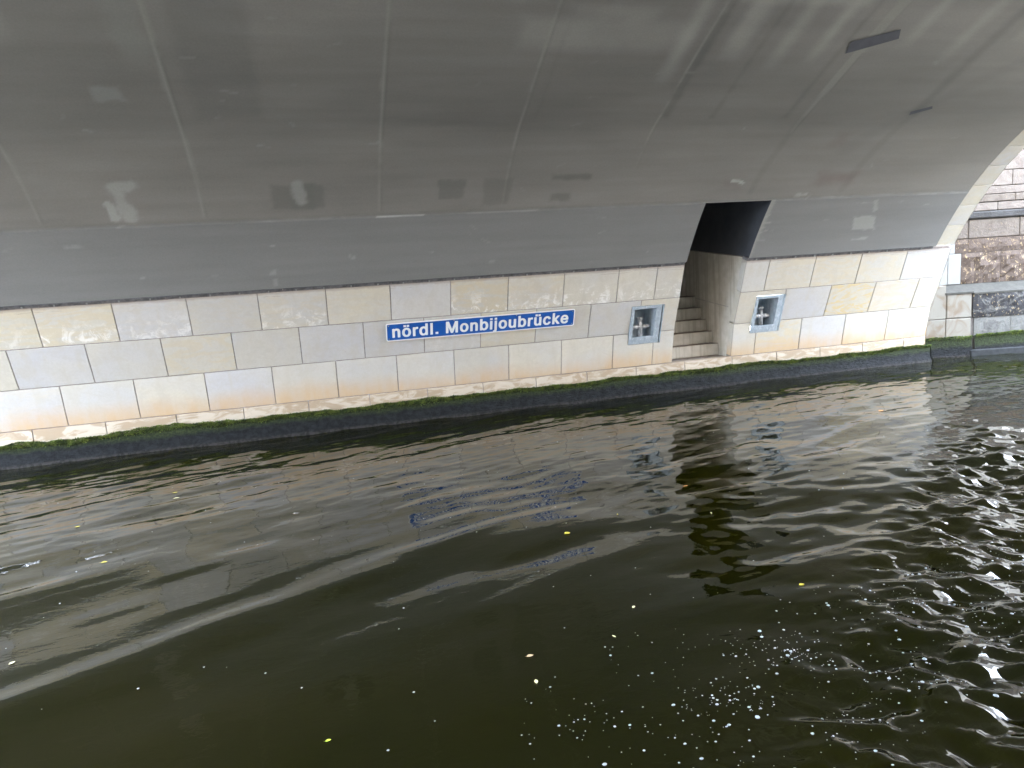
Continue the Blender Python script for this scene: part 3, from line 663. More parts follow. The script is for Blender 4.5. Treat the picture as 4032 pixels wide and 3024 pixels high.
# ================================================================ mooring niches
def niche(n, label):
    y0, z0 = WALL.at(np.array(n[2]), np.array(0.)); cx = (n[0]+n[1])/2
    t = empty('mooring_niche', label, 'mooring niche', (cx, float(y0), float(z0)), 'steel mooring niches in the stone wall')
    def PP(x, s, off): return pt(WALL, x, s, off, 2 if s > sC else 1)
    # flat path from bottom to top of the niche (a single plane)
    a = WALL.at(np.array(n[2]), np.array(0.)); b = WALL.at(np.array(n[3]), np.array(0.)); FP = Path([tuple(a), tuple(b)], flat=True); H_ = FP.s[-1]
    def plate(nm, x0, x1, s0, s1, o0, o1, m=M['steel']):
        V = [pt(FP, x, s, o) for o in (o0, o1) for x, s in ((x0, s0), (x1, s0), (x1, s1), (x0, s1))]
        return bevel(fix_normals(mesh(nm, V, [[0, 1, 2, 3], [7, 6, 5, 4], [0, 4, 5, 1], [1, 5, 6, 2], [2, 6, 7, 3], [3, 7, 4, 0]], m, t)), .002)
    x0, x1 = n[0]+.004, n[1]-.004
    wl_, wr, wt, wb = .045, .085, .045, .11
    plate('frame', x0, x0+wl_, wb, H_-wt, .0, -.02); plate('frame', x1-wr-.03, x1-.035, wb, H_-wt, .0, -.02)
    plate('frame', x0, x1-.035, H_-wt, H_-.004, .002, -.02); plate('frame', x0, x1-.035, .004, wb, .002, -.02)
    plate('frame', x1-.012, x1, .004, H_-.004, .004, -.05); plate('frame', x1-.033, x1-.012, .004, H_-.004, -.03, -.045, M['steel'])
    for x, s in ((x1-.055, H_-.05), (x0+.02, H_-.06), (x1-.07, .07)):
        plate('screw', x-.006, x+.006, s-.006, s+.006, .006, 0, M['screw'])
    # box: five plates, horizontal recess
    ix0, ix1 = x0+wl_, x1-wr-.03
    yb_, zb_ = FP.at(np.array(wb), np.array(-.01)); yt_, zt_ = FP.at(np.array(H_-wt), np.array(-.01)); dep = .24
    Y1 = yb_+dep
    def face(nm, V): return mesh(nm, V, [list(range(len(V)))], M['steel'], t)
    face('box_back', [(ix0, Y1, zb_-.01), (ix1, Y1, zb_-.01), (ix1, Y1, zt_), (ix0, Y1, zt_)])
    face('box_floor', [(ix0, yb_, zb_), (ix1, yb_, zb_), (ix1, Y1, zb_-.01), (ix0, Y1, zb_-.01)])
    face('box_top', [(ix0, yt_, zt_), (ix0, Y1, zt_), (ix1, Y1, zt_), (ix1, yt_, zt_)])
    for x in (ix0, ix1): face('box_side', [(x, yb_, zb_), (x, yt_, zt_), (x, Y1, zt_), (x, Y1, zb_-.01)])
    # post with mushroom cap and cross bar
    def lathe(nm, axis, c, prof, m, seg=20):
        V = []; F = []
        for (h, r) in prof:
            for k in range(seg):
                a_ = 2*math.pi*k/seg
                if axis == 'z': V.append((c[0]+r*math.cos(a_), c[1]+r*math.sin(a_), c[2]+h))
                else: V.append((c[0]+h, c[1]+r*math.cos(a_), c[2]+r*math.sin(a_)))
        for i in range(len(prof)-1):
            for k in range(seg): F.append([i*seg+k, i*seg+(k+1) % seg, (i+1)*seg+(k+1) % seg, (i+1)*seg+k])
        F.append(list(range(seg))); F.append([(len(prof)-1)*seg+k for k in range(seg)])
        return fix_normals(mesh(nm, V, F, m, t, smooth=True))
    px = (ix0+ix1)/2-.005; py = yb_+.055
    hh = (zt_-zb_)*.70
    lathe('post', 'z', (px, py, zb_-.005), [(0, .033), (hh-.07, .032), (hh-.05, .032)], M['worn'])
    lathe('post_cap', 'z', (px, py, zb_-.005), [(hh-.055, .030), (hh-.04, .036), (hh-.022, .047), (hh-.006, .048), (hh, .043), (hh+.002, .02)], M['worn'])
    lathe('cross_bar', 'x', (px, py-.002, zb_+hh*.50), [(-.140, .016), (-.130, .026), (-.085, .033), (-.03, .029), (.03, .029), (.085, .033), (.130, .027), (.142, .015)], M['worn'])
    return t
niche(NIL, 'steel mooring niche with cross shaped post, left of the doorway beside the blue sign')
niche(NIR, 'steel mooring niche with cross shaped post in the stone wall right of the doorway')

# ================================================================ name sign
def sign():
    x0, x1 = .853, 3.388
    a = WALL.at(np.array(wz(1.107)), np.array(.0)); b = WALL.at(np.array(wz(1.336)), np.array(.0))
    FP = Path([tuple(a), tuple(b)], flat=True); H_ = FP.s[-1]; W_ = x1-x0
    t = empty('name_sign', 'long blue sign with white border reading nördl. Monbijoubrücke on the pale stone wall', 'sign', (x0, float(a[0]), float(a[1])))
    def P(u, v, o): return pt(FP, x0+u, v, o)
    def rr(m, r, o, rev=False):
        V = []
        for cx, cy, a0 in ((W_-m-r, m+r, -90), (W_-m-r, H_-m-r, 0), (m+r, H_-m-r, 90), (m+r, m+r, 180)):
            for k in range(5):
                an = math.radians(a0+22.5*k); V.append(P(cx+r*math.cos(an), cy+r*math.sin(an), o))
        return V
    def solid(nm, A, B, m):
        n = len(A); return fix_normals(mesh(nm, A+B, [list(range(n)), list(range(2*n-1, n-1, -1))]+[[i, i+n, (i+1) % n+n, (i+1) % n] for i in range(n)], m, t))
    solid('panel', rr(.012, .012, .0235), rr(.012, .012, .015), M['blue'])
    # raised white rim
    A, B_, C2, D2 = rr(0, .026, .025), rr(.014, .014, .025), rr(0, .026, .015), rr(.014, .014, .015)
    n = len(A); V = A+B_+C2+D2; F = []
    for i in range(n):
        j = (i+1) % n; F += [[i, j, j+n, i+n], [i, i+2*n, j+2*n, j], [i+n, j+n, j+3*n, i+3*n]]
    fix_normals(mesh('rim', V, F, M['white'], t))
    xs_ = [p[0] for G_ in TEXT for p in G_[0]]; mnx, mxx = min(xs_), max(xs_)
    sx = (W_*.9345)/(mxx-mnx)
    # every letter stands 1 mm proud
    for TV, TF in TEXT:
        mesh('letter', [P(W_*.030+(p[0]-mnx)*sx, TEXT_BASE+p[1]*TEXT_SY, .0245) for p in TV], [tuple(f) for f in TF], M['white'], t)
    for u, v in ((.035, .035), (.035, H_-.035), (W_-.035, .035), (W_-.035, H_-.035), (W_*.345, .026), (W_*.345, H_-.026), (W_*.675, .026), (W_*.675, H_-.026)):
        ring_ = [P(u+.007*math.cos(k*math.pi/4), v+.007*math.sin(k*math.pi/4), .027) for k in range(8)]
        base_ = [P(u+.008*math.cos(k*math.pi/4), v+.008*math.sin(k*math.pi/4), .0236) for k in range(8)]
        solid('screw', ring_, base_, M['screw'])
    for u in (.3, W_-.3):
        solid('spacer', [P(u-.03, .05, .0148), P(u+.03, .05, .0148), P(u+.03, H_-.05, .0148), P(u-.03, H_-.05, .0148)], [P(u-.03, .05, -.002), P(u+.03, .05, -.002), P(u+.03, H_-.05, -.002), P(u-.03, H_-.05, -.002)], M['screw'])
TEXT_SY = .000300; TEXT_BASE = .052
